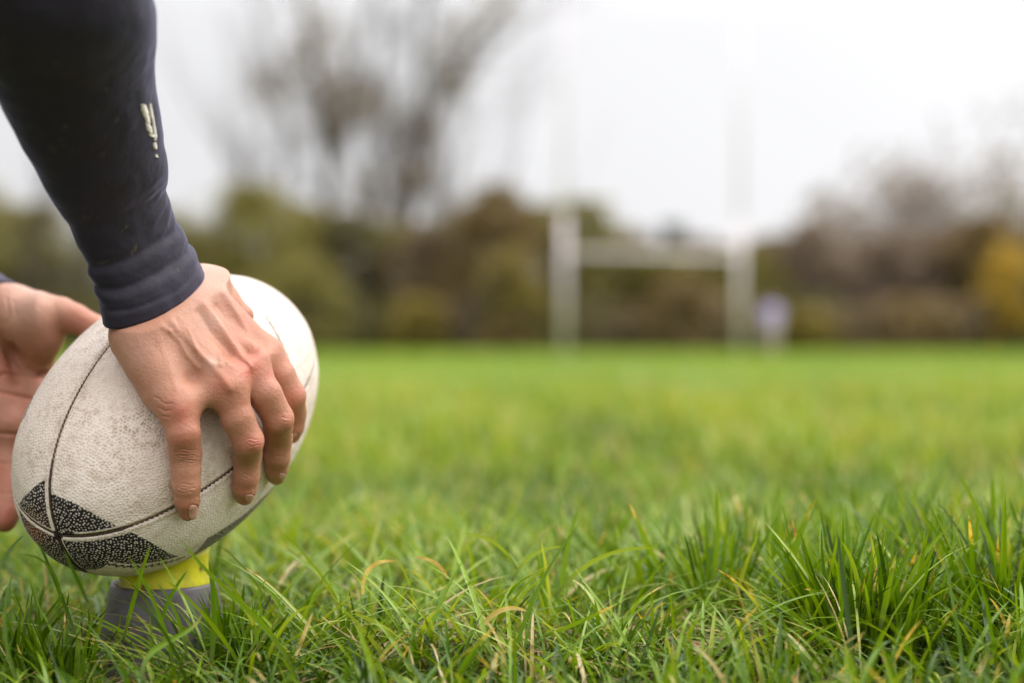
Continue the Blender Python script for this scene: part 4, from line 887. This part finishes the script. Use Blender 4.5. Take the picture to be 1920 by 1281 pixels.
F_.ball(HD, (.085, .076, .102), .02); F_.ball(HD + [.045, 0, -.055], (.048, .05, .055), .02); F_.cone(HD + [.088, 0, .005], HD + [.103, 0, -.028], .008, .013, .01)
for sy in (-1, 1):
    F_.ball(HD + [0, sy * .078, -.01], (.018, .012, .032), .01); F_.cone(HD + [.078, sy * .02, .02], HD + [.075, sy * .045, .02], .010, .009, .008)
F_.cone(HD + [.088, -.018, -.06], HD + [.088, .018, -.06], .009, .009, .006)
for h_, k_, a_ in ((HPR, KNR, ANR), (HPL, KNL, ANL)):
    F_.cone(h_, k_, .088, .060, .03); F_.cone(k_, a_, .056, .038, .02); F_.cone(k_ + (a_ - k_) * .15 + [-.02, 0, 0], k_ + (a_ - k_) * .55, .052, .040, .02)
    F_.cone(a_, a_ + [.15, 0, -.055], .036, .030, .02)
V, Q = F_.surface(); V = relax(V, Q, 2); BODY.append((V, Q, np.full(len(V), .2), np.zeros(len(V)), np.zeros(len(V))))
off = 0; vv, qq, at = [], [], [[], [], []]
for V, Q, r_, n_, p_ in BODY:
    vv.append(V); qq.append(Q + off); off += len(V)
    for a_, b_ in zip(at, (r_, n_, p_)): a_.append(b_)
sk = Mat('skin')
c = sk.mix(sk.ramp(sk.noise(45, 4), (.3, .7)), (.48, .235, .145), (.385, .17, .10))
c = sk.mix(sk.math('MULTIPLY', sk.attr('red'), .85), c, (.50, .145, .095))
c = sk.mix(sk.attr('pale'), c, (.66, .45, .36))
c = sk.mix(sk.ramp(sk.noise(700, 2), (.45, .75, 0, .30)), c, (.58, .25, .17))
c = sk.mix(sk.ramp(sk.voro(110), (.10, .04, 0, .35)), c, (.28, .12, .06))
c = sk.mix(sk.math('MULTIPLY', sk.attr('nail'), .8), c, (.66, .36, .30))
sk.col(c); sk.l(sk.ramp(sk.attr('nail'), (0, 1, .47, .28)), sk.b.inputs['Roughness'])
sk.set(Subsurface_Weight=.22, Subsurface_Radius=(.009, .0035, .0018), Subsurface_Scale=.6, Specular_IOR_Level=.42)
vb = sk.voro(1300); b1 = sk.bump(vb, .35, .0004); sk.bump(sk.noise(420, 4), .5, .0008, b1)
person = mesh('person', np.concatenate(vv), np.concatenate(qq), mat=sk.m, attrs={'red': np.concatenate(at[0]), 'nail': np.concatenate(at[1]), 'pale': np.concatenate(at[2])})
tag(person, 'crouching player in dark navy long sleeves holding the rugby ball upright with both hands', 'person')

inner = PR_[0] - nR[0] * .0012; inner2 = PR_[14] - nR[14] * .003
PRs = np.concatenate([inner2[None], (PR_[0] * .999 + inner * .001)[None] - nR[0][None] * .0012, PR_])
kL = [(np.array([(pt(0, 0, 1.17)[0])*0 + pt(-8, 545, 1.168)[0], 1.168, pt(-8, 545, 1.168)[2]]), None, None)]
cw = pt(-28, 566, 1.166); axL = pt(-230, 470, 1.185) - pt(-45, 572, 1.165); axL /= np.linalg.norm(axL)
sideL = np.cross(axL, [0, 1., 0]); sideL /= np.linalg.norm(sideL); frL = np.cross(sideL, axL); frL *= -np.sign(frL[1])
if sideL[2] < 0: sideL = -sideL
cutp = pt(24, 529, 1.166)
cuffc = cutp - sideL * .030
stL = [(cuffc, sideL * .030, frL * .031), (cuffc + axL * .03, sideL * .032, frL * .033), (cuffc + axL * .12, sideL * .040, frL * .040), (cuffc + axL * .22, sideL * .048, frL * .048), (ELL + [0, 0, .02], np.array([.045, 0, .045]), np.array([0, -.058, 0])), ((ELL + SHL) / 2, np.array([.065, 0, 0.01]), np.array([0, -.062, 0])), (SHL, np.array([.07, 0, 0]), np.array([0, -.07, 0]))]
PL_, cL, nL, _, _ = loft(stL, 260, 90, lambda S, A, P: .0035 * (noise3(P.reshape(-1, 3), 25, 55).reshape(S.shape) - .5) + .0008 * np.sin(S * 500) * np.exp(-S / .04))
PLs = np.concatenate([(PL_[12] - nL[12] * .003)[None], (PL_[0] - nL[0] * .0012)[None], PL_])
F_ = Field([-1.3, .66, .3], [-.3, 1.46, 1.0], .009); trunk(F_, .012); F_.cone(SHR, SHR * .75 + ELR * .25, .075, .070, .03); F_.cone(SHL, SHL * .8 + ELL * .2, .075, .068, .03)
F_.cone(NK + [-.05, 0, -.03], NK + [0, 0, .0], .075, .070, .02)
TV, TQ = F_.surface(); TV = relax(TV, TQ, 3)
parts = [(PRs.reshape(-1, 3), grid_faces(*PRs.shape[:2])), (PLs.reshape(-1, 3), grid_faces(*PLs.shape[:2])), (TV, TQ)]
off = 0; vv, qq = [], []
for V, Q in parts: vv.append(V); qq.append(Q + off); off += len(V)
cl = Mat('navy_cloth'); cc = cl.mix(cl.ramp(cl.noise(9, 4), (.3, .7)), (.011, .007, .013), (.022, .018, .037))
cc = cl.mix(cl.ramp(cl.noise(70, 4), (.66, .76, 0, .5)), cc, (.13, .10, .065))
cl.col(cc); cl.set(Roughness=.66, Specular_IOR_Level=.4, Sheen_Weight=.4, Sheen_Roughness=.35, Sheen_Tint=(.62, .62, 1, 1)); b1 = cl.bump(cl.noise(1800, 2), .35, .0004); cl.bump(cl.noise(60, 3), .35, .004, b1)
jersey = mesh('jersey', np.concatenate(vv), np.concatenate(qq), mat=cl.m, parent=person)
# worn cream print flaking off the forearm of the sleeve
SP = PR_[60:470:1]; sq = proj(SP); sn = nR[60:470:1]
pv, pq, po = [], [], 0
flat = sq.reshape(-1, 2); fP = SP.reshape(-1, 3); fN = sn.reshape(-1, 3); vis = fN[:, 1] < -.02
def on_sleeve(px, py):
    dd = np.linalg.norm(flat - [px, py], axis=1) + (~vis) * 1e4; i_ = np.argmin(dd); return i_
def patch(pts, wpx):
    """flat raised flake along a short stroke"""
    global po
    n = 14; pts = np.array(pts, float); t = np.linspace(0, 1, n); tt2 = np.linspace(0, 1, len(pts)); cx = np.interp(t, tt2, pts[:, 0]); cy = np.interp(t, tt2, pts[:, 1]); rows = []
    ii = [on_sleeve(a_, b_) for a_, b_ in zip(cx, cy)]; C_ = fP[ii]; N0 = fN[ii].mean(0); N0 /= np.linalg.norm(N0)
    for _ in range(4): C_[1:-1] = .25 * C_[:-2] + .5 * C_[1:-1] + .25 * C_[2:]
    for i_ in range(n):
        p0, n0 = C_[i_], N0; side_ = np.cross(n0, [0, 0, 1.]); side_ /= np.linalg.norm(side_)
        w_ = wpx * .00037 * .5 * (np.sin(np.pi * np.clip(t[i_], .1, .9)) ** .35) * (1 + .12 * math.sin(i_ * 1.7 + cx[0])); w_ /= max(abs(n0[1]), .45)
        rows.append([p0 - side_ * w_ - n0 * .0008, p0 - side_ * w_ * .93 + n0 * .0005, p0 + n0 * .0008, p0 + side_ * w_ * .93 + n0 * .0005, p0 + side_ * w_ - n0 * .0008])
    pv.append(np.array(rows).reshape(-1, 3)); pq.append(grid_faces(n, 5, False, po)); po += n * 5
for pts, w_ in (([(269, 194), (272, 212), (276, 229)], 10), ([(276, 231), (279, 241), (282, 251)], 9), ([(280, 250), (286, 259), (290, 252)], 9), ([(289, 193), (292, 212), (293, 230)], 7), ([(293, 232), (293, 244), (290, 256)], 7),
                ([(298, 243), (299, 252), (298, 262)], 7), ([(297, 266), (295, 274), (293, 281)], 8), ([(304, 288), (305, 293), (305, 299)], 6)):
    patch(pts, w_)
mesh('print', np.concatenate(pv), np.concatenate(pq), mat=simple('cracked_print', (.80, .74, .66), .55, .22, 260), parent=jersey)

# out of the picture to the left: shorts, socks, boots, hair
def coarse(name, lo, hi, h, prims, mat, parent):
    F = Field(lo, hi, h)
    for p in prims: F.cone(*p)
    V, Q = F.surface(); V = relax(V, Q, 2); return mesh(name, V, Q, mat=mat, parent=parent)
navy = simple('shorts_cloth', (.02, .022, .04), .75, .3, 60); wsock = simple('sock_wool', (.03, .035, .07), .9, .3, 200); bt = simple('boot_leather', (.02, .02, .02), .35, .3, 60)
coarse('shorts', [-1.3, .7, .3], [-.8, 1.45, .75], .009, [(HPR, HPL, .117, .117, .05), (HPR, HPR * .5 + KNR * .5, .105, .090, .03), (HPL, HPL * .5 + KNL * .5, .105, .090, .03)], navy, person)
for k_, a_ in ((KNR, ANR), (KNL, ANL)):
    coarse('sock', [-1.2, .7, 0], [-.6, 1.45, .5], .009, [(k_ + (a_ - k_) * .2, a_, .062, .046, .02), (a_, a_ + [.03, 0, -.04], .046, .046, .02)], wsock, person)
    coarse('boot', [-1.2, .7, 0], [-.6, 1.45, .3], .006, [(a_ + [-.03, 0, -.045], a_ + [.19, 0, -.055], .043, .036, .02), (a_ + [0, 0, .01], a_ + [.02, 0, -.04], .048, .044, .02)], bt, person)
coarse('hair', [-.65, .9, .85], [-.3, 1.2, 1.15], .006, [(HD + [-.03, 0, .045], HD + [.01, 0, .05], .077, .066, .02), (HD + [-.045, 0, .0], HD + [-.03, 0, .045], .066, .075, .02)], simple('hair', (.05, .03, .018), .6, .5, 120), person)

#@@FAR
# ------------------------------------------------------------------ distant person by the right post
FX, FY = (1447 - 960) / FPX * 44.5, 44.5
def far_f(prims, name, mat, parent, h=.014):
    F = Field([FX - .6, FY - .4, 0], [FX + .6, FY + .4, 1.9], h)
    for a, b, ra, rb in prims: F.cone(np.array(a) + [FX, FY, 0], np.array(b) + [FX, FY, 0], ra, rb, .03)
    V, Q = F.surface(); V = relax(V, Q, 2); return mesh(name, V, Q, mat=mat, parent=parent)
skin2 = simple('far_skin', (.50, .30, .20), .6, .15, 10)
fp = far_f([((0, 0, 1.0), (0, 0, 1.38), .13, .15), ((-.15, 0, 1.40), (.15, 0, 1.40), .07, .07), ((0, 0, 1.45), (0, 0, 1.55), .055, .055), ((0, -.01, 1.60), (0, -.01, 1.65), .085, .09), ((0, -.09, 1.60), (0, -.10, 1.585), .018, .02),
            ((-.09, 0, .93), (-.12, 0, .50), .10, .062), ((.09, 0, .93), (.12, .02, .50), .10, .062), ((-.12, 0, .5), (-.12, .02, .09), .06, .042), ((.12, .02, .5), (.13, .05, .09), .06, .042), ((-.12, .02, .05), (-.12, -.14, .04), .045, .035), ((.13, .05, .05), (.14, -.11, .04), .045, .035),
            ((-.20, 0, 1.38), (-.27, .02, 1.12), .055, .045), ((-.27, .02, 1.12), (-.24, -.10, .90), .043, .032), ((-.24, -.10, .9), (-.235, -.12, .80), .035, .022), ((.20, 0, 1.38), (.27, .02, 1.12), .055, .045), ((.27, .02, 1.12), (.25, -.10, .90), .043, .032), ((.25, -.10, .9), (.245, -.12, .80), .035, .022)], 'person', skin2, None)
tag(fp, 'distant player standing beside the right goal post in a pale lavender shirt', 'person')
far_f([((0, 0, 1.0), (0, 0, 1.38), .155, .172), ((-.16, 0, 1.40), (.16, 0, 1.40), .085, .085), ((-.20, 0, 1.38), (-.26, .02, 1.16), .075, .068), ((.20, 0, 1.38), (.26, .02, 1.16), .075, .068)], 'shirt', simple('lavender_cloth', (.50, .45, .85), .8, .1, 5), fp)
far_f([((-.05, 0, .95), (.05, 0, .95), .15, .15), ((-.09, 0, .93), (-.115, 0, .66), .12, .10), ((.09, 0, .93), (.115, .01, .66), .12, .10)], 'shorts', simple('pale_cloth', (.62, .58, .66), .8, .1, 5), fp)
for s_ in (-1, 1): far_f([((s_ * .12, .01, .42), (s_ * .125, .03, .10), .068, .05)], 'sock', simple('far_sock', (.60, .50, .50), .9, .1, 5), fp)
far_f([((0, .03, 1.66), (0, -.01, 1.70), .09, .085)], 'hair', simple('far_hair', (.06, .04, .03), .8, .2, 5), fp)
